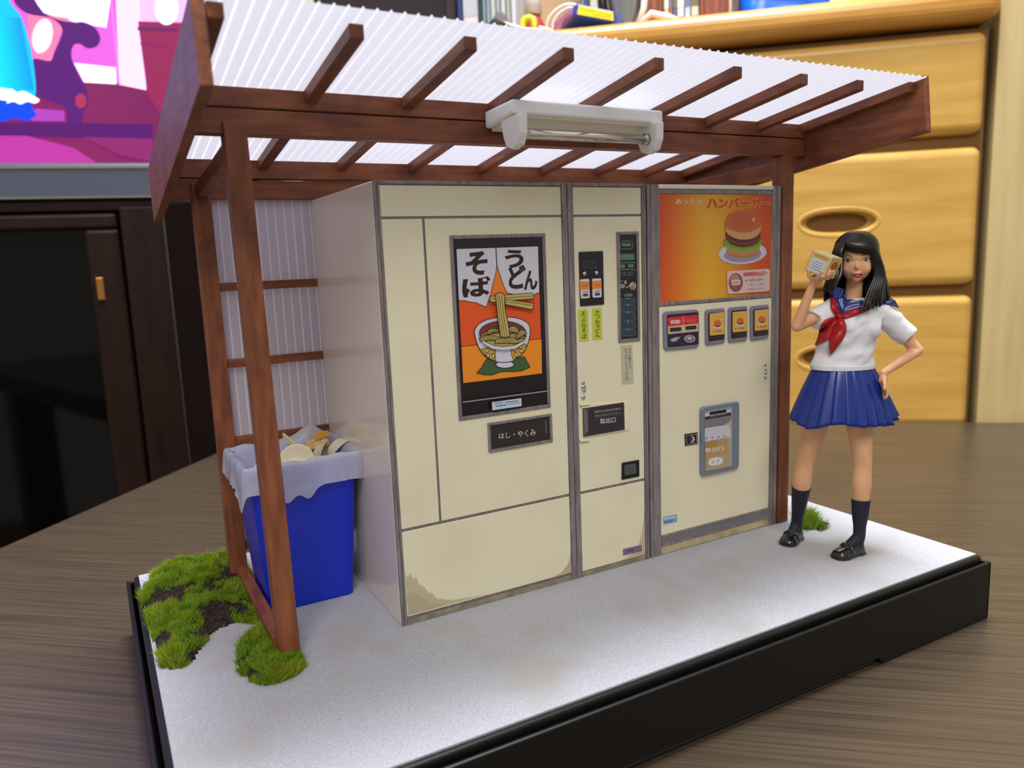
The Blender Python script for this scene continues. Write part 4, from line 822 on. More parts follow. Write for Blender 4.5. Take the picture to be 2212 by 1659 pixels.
fbowl(PZ(722, 962, 5.5), .72, (2.3, .5, 0), 'upside-down cream foam bowl at the right side of the bin')
fbowl(PZ(690, 975, 5.2) + Vector((-.2, -.2, 0)), .6, (1.9, .9, .3), 'small crushed foam bowl between the other two in the bin')
a_ = PZ(613, 945, 5.75); b_ = PZ(648, 975, 5.3)
for k in (0, 1):
    off = Vector((.0, .02, .13 * k)); tag(obj('chopstick', MB().tube([a_ + off, b_ + off], [.065, .055], 8, caps=True, sm=False), mat('bamboo', (214, 204, 150), .6)), ('lower pale wooden chopstick sticking out of the bin', 'upper pale wooden chopstick lying along the other one')[k], 'chopstick', 'used chopsticks in the bin')
c = PZ(686, 966, 5.4)
t = thing('burger_wrapper', 'crumpled orange and cream burger carton in the middle of the bin', 'wrapper', tuple(c))
obj('wrapper_panel', MB().box8([c + Vector(v) for v in ((-.5, -.3, 0), (.4, -.35, .1), (.5, .35, .1), (-.4, .3, 0), (-.5, -.25, .12), (.4, -.3, .35), (.45, .3, .4), (-.4, .3, .3))]), mat('carton_orange', (206, 150, 70), .6, col2=(224, 206, 160), scale=5), t, bevel=.03)
obj('wrapper_flap', MB().box8([c + Vector(v) for v in ((-.1, -.2, .35), (.45, -.1, .4), (.4, .05, .42), (-.15, 0, .4), (.0, -.15, .6), (.5, -.05, .62), (.5, .0, .64), (0, -.05, .62))]), mat('carton_gold', (214, 160, 50), .5), t, bevel=.02)
# ---- moss and soil
def inside(p, poly):
    x, y = p; c = False; j = len(poly) - 1
    for i in range(len(poly)):
        if (poly[i][1] > y) != (poly[j][1] > y) and x < (poly[j][0] - poly[i][0]) * (y - poly[i][1]) / (poly[j][1] - poly[i][1]) + poly[i][0]: c = not c
        j = i
    return c
M_gs = vmat('moss_blades', .7, trans=.35, spec=.2); M_so = mat('soil', (62, 52, 46), .95, .1, col2=(34, 28, 26), scale=6, bump=1, bscale=14)
def moss(name, label, px, n, hmax, soilh, seed, dens=.0, hb=1.0, zk=0):
    random.seed(seed); G = [PZ(u, v, 0) for u, v in px]; poly = [(p.x, p.y) for p in G]
    x0 = min(p[0] for p in poly); x1 = max(p[0] for p in poly); y0 = min(p[1] for p in poly); y1 = max(p[1] for p in poly)
    t = thing(name, label, 'moss', ((x0 + x1) / 2, (y0 + y1) / 2, 0))
    def edge(p):
        d = 9
        for i in range(len(poly)):
            a, b = Vector(poly[i]), Vector(poly[i - 1]); q, f = intersect_point_line(Vector(p), a, b); f = min(max(f, 0), 1); d = min(d, (Vector(p) - (a + (b - a) * f)).length)
        return d
    def hgt(p): return soilh * min(1, edge(p) / .8) * (.55 + .9 * abs(noise.noise(Vector((p[0] * .9, p[1] * .9, seed))))) 
    mb = MB(); mb.smooth = True; step = .12; idx = {}; vs = []
    nx = int((x1 - x0) / step) + 1; ny = int((y1 - y0) / step) + 1
    for i in range(nx + 1):
        for j in range(ny + 1):
            p = (x0 + i * step, y0 + j * step)
            if inside(p, poly): idx[i, j] = len(vs); e_ = edge(p); vs.append((p[0], p[1], max(.004, hgt(p) + .06 * noise.noise(Vector((p[0] * 4, p[1] * 4, 1))) if e_ > .15 else .004)))
    fs = [(idx[i, j], idx[i + 1, j], idx[i + 1, j + 1], idx[i, j + 1]) for (i, j) in idx if (i + 1, j) in idx and (i, j + 1) in idx and (i + 1, j + 1) in idx]
    mb.add(vs, fs); obj('soil', mb, M_so, t)
    gr = MB(); c = 0; tries = 0
    while c < n and tries < n * 12:
        tries += 1; p = (random.uniform(x0, x1), random.uniform(y0, y1))
        if not inside(p, poly): continue
        m = noise.noise(Vector((p[0] * .8, p[1] * .8, 20 + seed))) + .55 * noise.noise(Vector((p[0] * 2.2, p[1] * 2.2, 30 + seed))) + .3 * noise.noise(Vector((p[0] * 5, p[1] * 5, 40 + seed)))
        if m < dens + random.uniform(-.12, .12): continue
        c += 1; z = hgt(p); h = hmax * random.uniform(.45, 1.1) * (.7 + .8 * max(m - dens, 0)) * hb; az = 6 * noise.noise(Vector((p[0] * 1.3, p[1] * 1.3, 50 + seed))) + random.uniform(-2.2, 2.2); ln_ = random.uniform(.2, 1.0) * h
        w = random.uniform(.008, .015); a_ = az + random.uniform(-1.5, 1.5)
        b = Vector((p[0], p[1], z - .03)); d = Vector((math.cos(az) * ln_, math.sin(az) * ln_, h)); s_ = Vector((math.cos(a_ + 1.57), math.sin(a_ + 1.57), 0)) * w
        q = random.random(); y = min(max(.5 + m, 0), 1)
        col = lin((98 + 72 * q * y + 16 * y, 134 + 46 * q + 16 * y, 28 + 20 * q)) if random.random() > .1 else lin((168, 140, 84))
        gr.cc = tuple(x * (1 if i == 3 else 1) for i, x in enumerate(col))
        gr.add([b - s_, b + s_, b + d * .55 + s_ * .8, b + d * .55 - s_ * .8, b + d + Vector((0, 0, -.1 * h)) + d * .12], [(0, 1, 2, 3), (3, 2, 4)])
    o = obj('moss_blades', gr, M_gs, t); o['kind'] = 'stuff'; return t
moss('moss_patch', 'large bright green moss patch on dark soil at the left corner', [(303, 1300), (312, 1262), (345, 1228), (400, 1212), (470, 1208), (520, 1206), (545, 1240), (562, 1310), (575, 1345), (545, 1350), (515, 1345), (470, 1362), (440, 1395), (425, 1425), (400, 1442), (370, 1448), (345, 1444), (334, 1405), (322, 1360)], 34000, .3, .55, 1, dens=-.04)
moss('moss_patch', 'small green moss tuft around the foot of the front left post', [(512, 1400), (535, 1372), (565, 1352), (590, 1356), (604, 1392), (622, 1415), (652, 1420), (662, 1440), (640, 1462), (600, 1478), (570, 1482), (535, 1474), (510, 1448)], 12000, .3, .25, 2, dens=-.16)
moss('moss_patch', 'tiny yellow-green moss tuft behind the right foot of the figure', [(1722, 1128), (1738, 1112), (1752, 1118), (1762, 1130), (1770, 1140), (1755, 1146), (1735, 1145)], 2200, .5, .1, 3, dens=-.6)
moss('moss_patch', 'sparse dried brown moss scraps beside the tiny right tuft', [(1755, 1138), (1775, 1122), (1795, 1130), (1790, 1146), (1768, 1152)], 90, .22, .02, 4, dens=-.6)
# ================================================================ the figure
F0 = Vector((16.9, -3.4, 0)); NH = Vector((r2.x, r2.y, 0)).normalized(); RT = Vector((NH.y, -NH.x, 0))
def L2W(v): return F0 + RT * v[0] - NH * v[1] + Vector((0, 0, v[2]))
def W2L(p): q = p - F0; return (q.dot(RT), -q.dot(NH), q.z)
def FL(u, v, d=0): return Vector(W2L(hitp(u, v, NH, NH.dot(F0) - d)))
def l2w(mb): mb.v = [L2W(v) for v in mb.v]; return mb
def loft(mb, rings, n=28):
    vs = []; k = len(rings)
    for a, d, h, ra, rd in rings:
        for j in range(n): t = 2 * math.pi * j / n; vs.append((a + ra * math.cos(t), d + rd * math.sin(t), h))
    mb.add(vs, [(i * n + j, i * n + (j + 1) % n, (i + 1) * n + (j + 1) % n, (i + 1) * n + j) for i in range(k - 1) for j in range(n)] + [list(range(n - 1, -1, -1)), [(k - 1) * n + j for j in range(n)]])
    return mb
M_sk = mat('skin', (230, 178, 138), .45, .4, col2=(214, 158, 118), scale=1)
fig = thing('person', 'black-haired girl in white sailor blouse and blue skirt, holding up a small carton', 'person', tuple(L2W((.7, -.5, 0))))
HD = -.25; HX = FL(1851, 585, HD).x; HANG = math.radians(21)
def HR(v):
    x, y = v[0] - HX, v[1] - (HD - .1); c, s_ = math.cos(HANG), math.sin(HANG)
    return Vector((HX + x * c - y * s_, HD - .1 + x * s_ + y * c, v[2]))
ankL = FL(1721, 1130, -1.5); ankR = FL(1856, 1158, .3); kneL = FL(1737, 1004, -.85); kneR = FL(1863, 1004, .05)
hipL = Vector((.5, -.45, 6.9)); hipR = Vector((1.78, -.35, 6.9)); clL = kneL.lerp(ankL, .28); clR = kneR.lerp(ankR, .28)
shL = Vector((.66, -.3, 10.15)); shR = Vector((2.62, -.35, 9.95)); elL = FL(1722, 704, .3); elR = FL(1981, 757, -.2)
wrL = FL(1754, 618, .6); wrR = FL(1908, 806, .45)
b = MB()
b.ell((HX, HD - .05, 12.2), (.62, .76, .76), 28, 18); b.ell((HX, HD + .12, 11.82), (.57, .56, .66), 28, 18); b.ell((HX, HD + .42, 11.34), (.19, .2, .2), 16, 10)
for s_ in (-1, 1): b.ell((HX + s_ * .27, HD + .38, 11.68), (.25, .22, .25), 14, 10)
b.cap((HX, HD + .63, 11.95), (HX, HD + .735, 11.72), .045, .07, 10); b.ell((HX, HD + .58, 11.5), (.19, .14, .12), 14, 10)
b.v = [HR(v) for v in b.v]
b.cap((HX, HD - .15, 11.5), (1.5, -.4, 10.3), .31, .34); 
loft(b, [(1.17, -.4, 5.9, 1.0, .75), (1.17, -.4, 6.8, 1.12, .8), (1.17, -.38, 7.7, .9, .65), (1.25, -.36, 8.4, .85, .62), (1.45, -.34, 9.4, .95, .66), (1.6, -.34, 10.05, 1.0, .5), (1.55, -.36, 10.35, .5, .38)])
b.chain([shL, elL, wrL], [.3, .235, .155]); b.chain([shR, elR, wrR], [.3, .235, .15])
b.chain([hipL, hipL.lerp(kneL, .5), kneL, clL, kneL.lerp(ankL, .62), ankL], [.66, .52, .36, .395, .27, .2], 20)
b.chain([hipR, hipR.lerp(kneR, .5), kneR, clR, kneR.lerp(ankR, .62), ankR], [.66, .52, .36, .395, .27, .2], 20)
# left hand, palm up under the box with the fingers curled round its lower edge
pm = FL(1764, 603, .72); b.chain([wrL, pm], [.15, .2], 12); b.ell(pm, (.24, .16, .22), 14, 10)
BXc = FL(1779, 571, .85)
for i in range(4):
    x = pm.x - .16 + .15 * i; L_ = (.9, 1.0, 1.02, .85)[i]
    b.chain([(pm.x - .1 + .08 * i, pm.y + .05, pm.z + .08), (x + .04, pm.y + .32 * L_, pm.z + .02), (x + .09, pm.y + .52 * L_, pm.z + .16), (x + .12, pm.y + .58, pm.z + .16 + .17 * L_)], [.08, .076, .07, .058], 10)
b.chain([(pm.x - .12, pm.y, pm.z - .05), (pm.x - .33, pm.y + .06, pm.z + .14), (pm.x - .36, pm.y + .14, pm.z + .38)], [.09, .082, .066], 10)
# right hand resting on the hip, fingers pointing down
pr = FL(1907, 822, .5); b.chain([wrR, pr], [.14, .17], 12); b.ell(pr, (.13, .22, .24), 14, 10)
for i in range(4):
    dd = -.18 + .125 * i; L_ = (.78, .95, 1.0, .92)[i]
    b.chain([pr + Vector((0, dd, -.1)), pr + Vector((.06, dd * 1.15 + .02, -.36 * L_)), pr + Vector((.07, dd * 1.2 + .03, -.56 * L_)), pr + Vector((.02, dd * 1.2 + .03, -.72 * L_))], [.074, .07, .064, .052], 10)
b.chain([pr + Vector((-.03, .14, .05)), pr + Vector((-.08, .32, -.1)), pr + Vector((-.12, .4, -.28))], [.08, .074, .06], 10)
eyL, eyR = FL(1832.5, 564, .15), FL(1871, 563.5, .35)
def face_fn(v):
    v = v.copy()
    if v.y > -.2 and v.z > 11.2:
        for e in (eyL, eyR):
            r2_ = ((v.x - e.x) / .2) ** 2 + ((v.z - e.z) / .12) ** 2 + ((v.y - e.y) / .5) ** 2; v.y -= .045 * math.exp(-r2_)
    return v
body = l2w(remesh(b, .034, 3, face_fn))
obj('body', body, M_sk, fig)
def bvh(mb): return BVHTree.FromPolygons([tuple(v) for v in mb.v], mb.f)
bodyT = bvh(body)
def patch(pts, tree, off, bulge=0, res=2.0, mp=None, thick=.0, fall=None):
    """a piece with the outline `pts` laid on the surface of `tree`"""
    P_ = [mp(*p) if mp else p for p in pts]
    n = len(P_); xs = [p[0] for p in P_]; ys = [p[1] for p in P_]; V = [Vector(p) for p in P_]; 
    x = min(xs) + res / 2
    while x < max(xs):
        y = min(ys) + res / 2
        while y < max(ys):
            if inside((x, y), P_):
                d = min((Vector((x, y)) - (lambda a, b2: a + (b2 - a) * min(max((Vector((x, y)) - a).dot(b2 - a) / max((b2 - a).length_squared, 1e-9), 0), 1))(Vector(P_[i - 1]), Vector(P_[i]))).length for i in range(n))
                if d > res * .35: V.append(Vector((x, y)))
            y += res
        x += res
    vs, _, fs, *_r = delaunay_2d_cdt(V, [(i, (i + 1) % n) for i in range(n)], [], 1, 1e-4)
    hits = []; D = []
    for v in vs:
        d = ray(v.x, v.y); hit, nr, _, ds = tree.ray_cast(CC, d.normalized())
        hits.append((hit, nr)); e = min((Vector(v) - (lambda a, b2: a + (b2 - a) * min(max((Vector(v) - a).dot(b2 - a) / max((b2 - a).length_squared, 1e-9), 0), 1))(Vector(P_[i - 1]), Vector(P_[i]))).length for i in range(n)); D.append(e)
    mx = max(D) or 1; out = MB(); out.smooth = True; W = []
    good = [(v, h[0]) for v, h in zip(vs, hits) if h[0] is not None]
    for v, h, e in zip(vs, hits, D):
        if h[0] is None:
            if good: g_ = min(good, key=lambda t_: (t_[0] - v).length_squared)[1]; zc_ = (g_ - CC).dot(r2)
            else: zc_ = fall
            p = CC + ray(v.x, v.y) * zc_; nr = -r2
        else: p, nr = h
        dcam = (CC - p).normalized(); W.append(p + dcam * (off + bulge * math.sqrt(min(1, e / mx))))
    k = len(W); out.add(W, [list(f) for f in fs])
    if thick:
        out.add([p - (CC - p).normalized() * -0 + (p - CC).normalized() * thick for p in W], [])
        # rim wall
        cnt = {}
        for f in fs:
            for i in range(len(f)): a, c2 = f[i], f[(i + 1) % len(f)]; cnt[(a, c2)] = 1
        for (a, c2) in list(cnt):
            if (c2, a) not in cnt: out.f.append([a, a + k, c2 + k, c2]); out.c.append(None); out.sm.append(False)
    return out
c3 = crop(1680, 480, 4.365)
M_fp = vmat('face_paint', .35)
fa = MB()
def paint(pts, col, off, res=.7):
    q = patch(pts, bodyT, off, res=res, mp=c3); k = len(fa.v); fa.v += q.v
    for f in q.f: fa.f.append([i + k for i in f]); fa.c.append(lin(col)); fa.sm.append(True)
def almond(cx, cy, w, h, tilt=0): return [(cx + w * math.cos(t), cy + h * math.sin(t) * (1.0 if math.sin(t) < 0 else .75) + tilt * math.cos(t)) for t in [2 * math.pi * i / 22 for i in range(22)]]
for cx, cy, w, tl in ((664, 366, 34, 2), (834, 358, 37, -1)):
    paint(almond(cx, cy, w, 19, tl), (206, 196, 190), .008); paint(almond(cx - 1, cy, 16, 17), (96, 104, 104), .012); paint(almond(cx - 1, cy, 9, 10), (28, 28, 34), .016); paint(almond(cx + 4, cy - 5, 3, 3), (235, 235, 240), .02, .5)
    top = [(cx - w - 3, cy + 3 - tl)] + [(cx + w * math.cos(t), cy - 19 * math.sin(t) + tl * math.cos(t) - 1) for t in [math.pi * (1 - i / 10) for i in range(11)]] + [(cx + w + 5, cy - 2 + tl)]
    lid = top + [(x, y - 5) for x, y in reversed(top)]; paint(lid, (58, 42, 42), .02, 2)
brL = [(632, 322), (650, 312), (680, 312), (704, 322), (704, 327), (680, 318), (650, 318), (634, 328)]; brR = [(786, 316), (815, 303), (850, 302), (876, 314), (876, 319), (850, 308), (816, 309), (788, 321)]
for q in (brL, brR): paint(q, (96, 66, 52), .012, 1.5)
up = [(706, 494), (722, 487), (740, 485), (755, 488), (772, 484), (788, 486), (803, 491), (780, 499), (755, 501), (728, 500)]
lo_ = [(706, 495), (728, 501), (755, 503), (780, 500), (803, 493), (795, 508), (778, 522), (755, 528), (732, 523), (716, 510)]
paint(lo_, (196, 70, 82), .014, 2); paint(up, (158, 44, 68), .016, 2); paint([(724, 499), (755, 497), (786, 497), (778, 505), (755, 507), (732, 506)], (228, 214, 210), .022, 2)
for x in (727, 762): paint(almond(x, 455, 6, 3), (150, 92, 72), .006, 1)
obj('face_features', fa, M_fp, fig, label='painted eyes, brows and red lips')
# ---- clothes
M_bl = mat('blouse_cloth', (228, 228, 236), .6, .3, col2=(206, 206, 216), scale=.55, detail=3, lo=.3, hi=.5)
M_nv = mat('navy_paint', (34, 50, 122), .3, .5); M_skt = mat('skirt_blue', (22, 46, 130), .28, .5); M_rd = mat('scarf_red', (172, 26, 32), .35, .5)
c_ = MB()
loft(c_, [(1.15, -.35, 7.72, 1.22, .86), (1.15, -.35, 7.85, 1.24, .88), (1.2, -.35, 8.5, 1.12, .82), (1.32, -.33, 9.1, 1.08, .86), (1.5, -.33, 9.6, 1.1, .84), (1.6, -.34, 10.05, 1.05, .66), (1.6, -.36, 10.4, .66, .46), (1.56, -.36, 10.5, .5, .4)])
c_.ell((1.12, .12, 9.42), (.5, .42, .5), 18, 12); c_.ell((1.95, .1, 9.36), (.5, .42, .5), 18, 12)
def sleeve(p0, p1, ra, rb):
    d = (p1 - p0).normalized(); c_.tube([p0 - d * .25, p0, p0.lerp(p1, .5), p1], [ra * .8, ra, (ra + rb) / 2, rb], 20)
sleeve(shL + Vector((.1, 0, 0)), FL(1757, 692, .05), .46, .43); sleeve(shR, FL(1963, 728, -.1), .47, .44)
c_.ell(shL + Vector((.05, 0, -.02)), (.45, .44, .42)); c_.ell(shR + Vector((0, 0, -.02)), (.46, .45, .42))
def wr(v):
    n = noise.noise(Vector((v.x * 1.4, v.y * 1.4, v.z * 2.2))) * .08 + noise.noise(Vector((v.x * 1.1 + v.z * .9, v.y * 1.5, v.z * 2.6 - v.x * 1.6))) * .1
    c0 = Vector((1.35, -.35, v.z)); q = (v - c0); q.z = 0
    return v + (q.normalized() * n if q.length > .01 else Vector((0, 0, 0)))
bl = l2w(remesh(c_, .05, 2, wr)); obj('blouse', bl, M_bl, fig); blT = bvh(bl)
obj('blouse_hem', l2w(loft(MB(), [(1.15, -.35, 7.70, 1.22, .86), (1.15, -.35, 7.70, 1.27, .9), (1.15, -.35, 7.86, 1.275, .905), (1.15, -.35, 7.88, 1.22, .86)], 40)), M_bl, fig)
def pc(nm, pts, m, off, bulge, thick=.12, res=1.6, tree=None, lab=None):
    return obj(nm, patch(sp(pts, 3, True) if len(pts) > 6 else pts, tree or blT, off, bulge, res, c3, thick), m, fig, label=lab)
colr = MB()
for pts in ([(470, 645), (500, 622), (560, 612), (640, 630), (664, 690), (650, 770), (625, 830), (605, 864), (575, 820), (545, 760), (520, 700), (490, 668)],
            [(605, 864), (625, 820), (655, 770), (700, 765), (790, 756), (880, 725), (960, 700), (1060, 705), (1110, 740), (1146, 812), (1060, 782), (960, 775), (850, 820), (760, 838), (680, 842)]):
    q = patch(pts, blT, .05, .0, 1.6, c3, .15); k = len(colr.v); colr.v += q.v; colr.f += [[i + k for i in f] for f in q.f]; colr.c += q.c; colr.sm += q.sm
obj('sailor_collar', colr, M_nv, fig, label='navy sailor collar with white stripes')
pc('chest_insert', [(640, 690), (680, 716), (740, 735), (800, 735), (790, 765), (720, 790), (655, 800), (630, 820)], M_nv, .03, 0, .1)
st = MB()
for pl in ([(548, 642), (565, 690), (590, 760), (612, 822)], [(566, 640), (582, 690), (604, 750), (622, 806)], [(648, 812), (700, 786), (770, 772)], [(660, 826), (720, 808), (790, 790)], [(985, 716), (1040, 722), (1095, 750)], [(980, 745), (1050, 755), (1115, 785)]):
    pp = sp(pl, 4); P_ = []
    for p in pp:
        d = ray(*c3(*p)); h_, nr, _, _ = blT.ray_cast(CC, d.normalized())
        if h_ is not None: P_.append(h_ + (CC - h_).normalized() * .065)
    if len(P_) > 2: st.tube(P_, .018, 6)
o = obj('collar_stripe', st, mat('stripe_white', (206, 212, 230), .4), fig); o['kind'] = 'stuff'
pc('scarf', [(505, 700), (530, 715), (555, 770), (585, 840), (600, 870), (585, 890), (560, 880), (525, 850), (500, 800), (496, 740)], M_rd, .08, .1)
pc('scarf', [(605, 868), (660, 840), (720, 815), (775, 815), (860, 800), (905, 782), (900, 800), (840, 840), (780, 865), (700, 890), (640, 908), (610, 900)], M_rd, .08, .1)
pc('scarf_tail', [(552, 890), (560, 930), (530, 1010), (490, 1090), (430, 1130), (350, 1166), (375, 1090), (392, 1010), (425, 940), (480, 905)], M_rd, .13, .16)
pc('scarf_tail', [(560, 905), (600, 895), (632, 930), (650, 1000), (636, 1070), (580, 1160), (498, 1250), (482, 1170), (490, 1080), (530, 970)], M_rd, .16, .18)
kn = patch([(550, 870), (580, 862), (612, 872), (616, 900), (585, 915), (555, 905)], blT, .2, .12, 1.6, c3, .2); obj('scarf_knot', kn, M_rd, fig)
# skirt
mb = MB(); mb.smooth = True; NS = 216; rows_ = 16; vs = []
for i in range(rows_ + 1):
    f = i / rows_; h = 7.86 - 2.3 * f; ra = 1.06 + 1.0 * f ** .85; rd = .76 + .8 * f ** .85
    for j in range(NS):
        t = 2 * math.pi * j / NS; ph = (j / NS * 24) % 1; saw = (ph / .82 if ph < .82 else (1 - ph) / .18) - .5
        k = 1 + saw * (.03 + .07 * f) + .03 * f * math.sin(3 * t + 1); hh = h + f * (.09 * math.sin(4 * t + .6) + .05 * math.sin(7 * t))
        vs.append((1.17 + .02 * f + ra * k * math.cos(t), -.36 + rd * k * math.sin(t), hh))
mb.add(vs, [(i * NS + j, i * NS + (j + 1) % NS, (i + 1) * NS + (j + 1) % NS, (i + 1) * NS + j) for i in range(rows_) for j in range(NS)])
obj('skirt', l2w(mb), M_skt, fig, solid=.05, label='glossy blue pleated skirt')
# socks and loafers
M_so2 = mat('sock_navy', (30, 34, 48), .6, .3, bump=.3, bscale=14); M_lf = mat('loafer_black', (14, 12, 12), .12, .6, coat=.5)
for kne, ank, top, hl, to in ((kneL, ankL, FL(1727, 1052, -1.05), Vector((.02, -1.72, 0)), Vector((-.86, -.86, 0))), (kneR, ankR, FL(1866, 1078, .12), Vector((1.88, .18, 0)), Vector((.62, .72, 0)))):
    q = MB(); f = min(max((kne.z - top.z) / (kne.z - ank.z), 0), 1); cf = .28
    p0 = kne.lerp(ank, f); dirf = (to - hl).normalized(); side = Vector((-dirf.y, dirf.x, 0))
    heelt = hl + dirf * .22 + Vector((0, 0, .36)); ball = hl.lerp(to, .62) + Vector((0, 0, .3))
    rr_ = [.375 if f < .4 else .35, .30, .232]
    q.tube([p0, kne.lerp(ank, (f + 1) / 2 - .05), kne.lerp(ank, .86), ank], [rr_[0] + .02, .325, .25, .24], 22); q.chain([ank, heelt], [.24, .25]); q.chain([ank, ball], [.23, .2])
    s_o = obj('sock', l2w(remesh(q, .035, 1)), M_so2, fig)
    q = MB(); pts = []
    for f_, w_, h_ in ((-.06, .2, .42), (.05, .29, .5), (.22, .30, .5), (.42, .29, .46), (.6, .36, .44), (.78, .385, .36), (.92, .33, .28), (1.03, .2, .2)):
        pts.append((hl + (to - hl) * f_, w_, h_))
    vs = []
    for c0, w_, h_ in pts:
        for j in range(16): t = math.pi * j / 15; vs.append(c0 + side * (w_ * math.cos(t)) + Vector((0, 0, .06 + h_ * math.sin(t) ** .7 * .92)))
        for j in range(1, 4): vs.append(c0 + side * (w_ * (-1 + .5 * j)) + Vector((0, 0, .06)))
    kk = 19; q.add(vs, [(i * kk + j, i * kk + (j + 1) % kk, (i + 1) * kk + (j + 1) % kk, (i + 1) * kk + j) for i in range(7) for j in range(kk)] + [list(range(kk - 1, -1, -1)), [7 * kk + j for j in range(kk)]])
    shoe = obj('loafer', l2w(remesh(q, .04, 3, lambda v: Vector((v.x, v.y, max(v.z, .05))))), M_lf, fig)
    so = MB(); ol = []
    for f_, w_ in ((-.1, .16), (-.04, .27), (.1, .32), (.3, .3), (.5, .33), (.7, .4), (.88, .38), (1.0, .27), (1.06, .12)): ol.append((f_, w_))
    out_ = [hl + (to - hl) * f_ + side * w_ for f_, w_ in ol] + [hl + (to - hl) * f_ - side * w_ for f_, w_ in reversed(ol)]
    so.prism(out_, (0, 0, .09)); hb = [hl + (to - hl) * f_ + side * w_ * s__ for s__, lst in ((1, ol[:4]), (-1, list(reversed(ol[:4])))) for f_, w_ in lst]
    obj('sole', l2w(so), M_lf, shoe, bevel=.02)
    st = MB(); cc_ = hl.lerp(to, .56); st.tube([cc_ + side * (.33 * math.cos(t)) + Vector((0, 0, .1 + .42 * math.sin(t) ** .7)) for t in [math.pi * i / 14 for i in range(15)]], .06, 8)
    st.ell(cc_ + dirf * .05 + Vector((0, 0, .53)), (.11, .11, .07), 10, 6)
    obj('saddle_strap', l2w(st), M_lf, shoe)
# hair
M_hr = mat('hair_black', (16, 12, 13), .28, .5, col2=(9, 7, 8), scale=4, stretch=(3, 3, .3))
hr = MB(); random.seed(11); HC = Vector((HX, HD - .12, 12.28)); HRr = (.78, .88, .84)
hr.ell(HC + Vector((0, -.06, 0)), (.73, .80, .80), 28, 18)
crown = HR((HX - .08, HD - .15, 13.1))
def interp(tab, x):
    for (x0, a), (x1, b2) in zip(tab, tab[1:]):
        if x <= x1: f = (x - x0) / (x1 - x0); return Vector(a).lerp(Vector(b2), max(0, f))
    return Vector(tab[-1][1])
E_ = {-60: FL(1796, 622, .35), -90: FL(1780, 626, .0), 60: FL(1898, 660, .4), 90: FL(1924, 642, -.15), 44: FL(1862, 674, .78)}
end_t = [(-180, (1.5, -1.35, 10.15)), (-140, (.75, -1.15, 10.2)), (-90, E_[-90]), (-58, E_[-60]), (0, (1.5, .5, 11)), (44, E_[44]), (60, E_[60]), (90, E_[90]), (140, (2.4, -1.2, 10.2)), (180, (1.5, -1.35, 10.15))]
mid_t = [(-180, (HX, -1.2, 11.5)), (-140, (HX - .6, -1.0, 11.5)), (-90, FL(1794, 590, -.1)), (-58, FL(1807, 588, .18)), (0, (HX, .5, 12)), (44, FL(1893, 592, .3)), (60, FL(1899, 592, .2)), (90, FL(1909, 590, -.1)), (140, (HX + .65, -1.0, 11.5)), (180, (HX, -1.2, 11.5))]
def onhead(phi, pol, k=1.0):
    p, q = math.radians(phi), math.radians(pol); return HR(HC + Vector((HRr[0] * k * math.sin(q) * math.sin(p), HRr[1] * k * math.sin(q) * math.cos(p), HRr[2] * k * math.cos(q))))
def lock(path, r, flat=.55, tip=.12): 
    P_ = sp([tuple(p) for p in path], 5); n = len(P_); hr.tube(P_, [r * (.5 + .5 * min(1, i / (n * .25))) * (1 if i < n * .75 else max(tip, 1 - (i / n - .75) / .25 * .85)) for i in range(n)], 8, flat=flat)
phis = [-58 - i * 5.2 for i in range(24)] + [46 + i * 5.4 for i in range(25)]
for lay in (0, 1):
    for ph in phis:
        ph2 = ph + random.uniform(-2.5, 2.5) + lay * 2.6; ph2 = ((ph2 + 180) % 360) - 180
        if -50 < ph2 < 44: continue
        j = Vector((random.uniform(-.05, .05), random.uniform(-.05, .05), random.uniform(-.12, .12))); k = 1.0 - .05 * lay
        m1 = onhead(ph2, 92, 1.0 - .03 * lay); md = interp(mid_t, ph2); md = md + (Vector((HX, -.3, md.z)) - md) * (.07 * lay)
        lock([crown, onhead(ph2, 28, 1.01), onhead(ph2, 60, 1.02), m1, md, md.lerp(interp(end_t, ph2), .55) + j * .5, interp(end_t, ph2) + j], .135)
# bangs and the two locks framing the parting
for i in range(26):
    f = i / 25; x = -.36 + 1.0 * f; z = 12.25 + .16 * (1 - f) ** 3 - .04 * f + random.uniform(-.012, .012); dd = HD + .75 - .75 * x * x
    e = Vector((HX + x, dd, z)); lock([crown, onhead(-26 + 74 * f, 28, 1.02), onhead(-26 + 74 * f, 52, 1.04), HR(e + Vector((-.02, .04, .27))), HR(e)], .085, .6, .6)
for k in range(4):
    lock([crown, onhead(-30 - 9 * k, 30, 1.02), onhead(-38 - 8 * k, 58, 1.0), FL(1815 - 4 * k, 545, .26 - .07 * k), interp(mid_t, -58 - 7 * k), interp(end_t, -58 - 7 * k)], .11)
for k in range(6):
    lock([crown, onhead(50, 40, 1.0), onhead(54, 80, 1.0), FL(1893 + 3 * k, 588, .3), FL(1878 + 5 * k, 630, .5), FL(1858 + 9 * k, 676 - 3 * k, .8 - .05 * k)], .12)
obj('hair', l2w(hr), M_hr, fig, label='long glossy black hair with bangs')
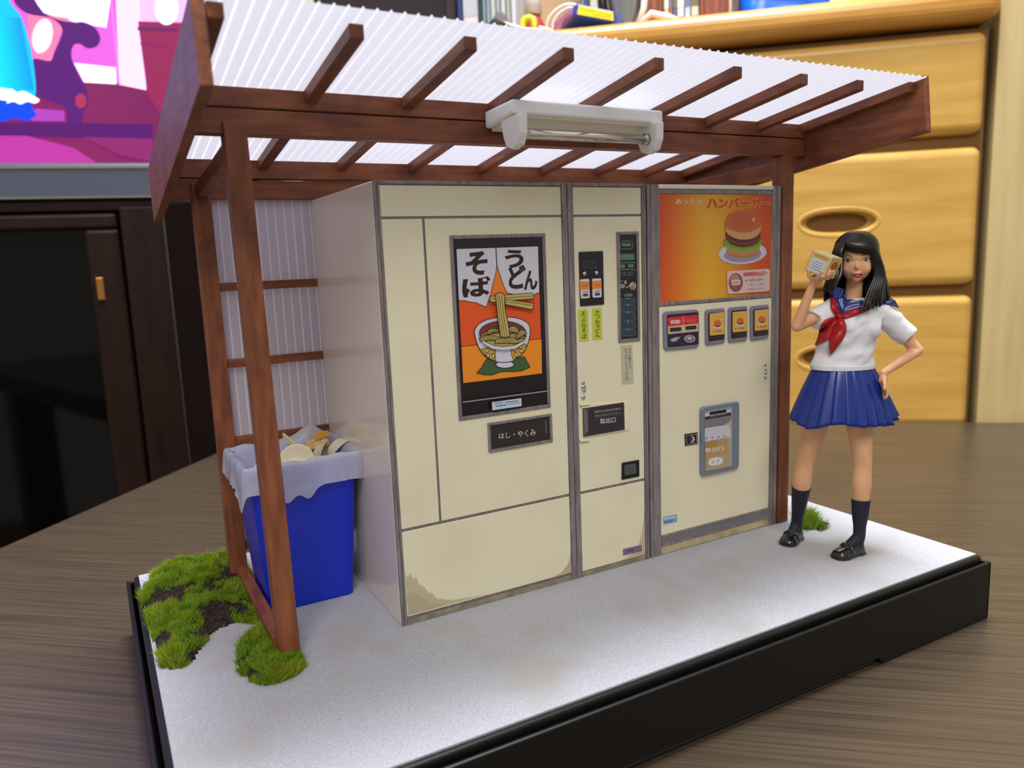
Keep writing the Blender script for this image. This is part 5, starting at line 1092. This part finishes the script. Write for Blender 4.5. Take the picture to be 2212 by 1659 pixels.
# burger box in her hand
bx = MB(); zr = .42
Mb = Matrix.Rotation(math.radians(-14), 3, 'X') @ Matrix.Rotation(math.radians(18), 3, 'Y') @ Matrix.Rotation(math.radians(52), 3, 'Z')
def bp_(x, y, z): return L2W(BXc + Mb @ Vector((x, y, z)))
bc = BXc; bxo = thing('burger_box', 'small cream carton with a burger picture held up in her hand', 'box', tuple(L2W(bc - Vector((0, 0, .5)))))
bm_ = MB().box8([bp_(*v) for v in ((-zr, -zr, -zr), (zr, -zr, -zr), (zr, zr, -zr), (-zr, zr, -zr), (-zr, -zr, zr), (zr, -zr, zr), (zr, zr, zr), (-zr, zr, zr))])
obj('carton', bm_, mat('carton_cream', (206, 194, 148), .5, .3), bxo, bevel=.04)
def face_art(c0, ex, ey, nn):
    c0, ex, ey = Vector(c0), Vector(ex), Vector(ey)
    def to(x, y): q = c0 + ex * (x - .5) * 2 * zr + ey * (.5 - y) * 2 * zr; return bp_(*q)
    return Art(to, (RT * (Mb @ Vector(nn)).x - NH * (Mb @ Vector(nn)).y + Vector((0, 0, (Mb @ Vector(nn)).z))), .002)
z_ = zr + .006
a = face_art((0, z_, 0), (-1, 0, 0), (0, 0, 1), (0, 1, 0)); a.poly([(.12, .1), (.88, .1), (.88, .24), (.12, .24)], (226, 170, 80)); a.text('HAMBURGER', [(.16, .12), (.84, .12), (.84, .22), (.16, .22)], (190, 90, 40)); a.poly([(.16, .32), (.84, .32), (.84, .9), (.16, .9)], (206, 208, 216))
for i in range(4): a.stroke([(.26, .44 + i * .11), (.74, .44 + i * .11)], .04, (150, 160, 180))
obj('label_print', a, M_pr, bxo)
a = face_art((z_, 0, 0), (0, 1, 0), (0, 0, 1), (1, 0, 0)); a.poly([(.03, .03), (.97, .03), (.97, .97), (.03, .97)], (214, 176, 100)); a.ellp(.5, .72, .38, .18, (206, 206, 216)); a.ellp(.5, .62, .3, .16, (96, 70, 60)); a.ellp(.5, .6, .31, .07, (110, 140, 60)); a.ellp(.5, .42, .29, .22, (178, 96, 56))
obj('picture_print', a, M_pr, bxo)
a = face_art((-z_, 0, 0), (0, -1, 0), (0, 0, 1), (-1, 0, 0)); a.poly([(.03, .03), (.97, .03), (.97, .97), (.03, .97)], (214, 176, 100)); a.ellp(.5, .72, .38, .18, (206, 206, 216)); a.ellp(.5, .62, .3, .16, (96, 70, 60)); a.ellp(.5, .42, .29, .22, (178, 96, 56))
obj('picture_print', a, M_pr, bxo)
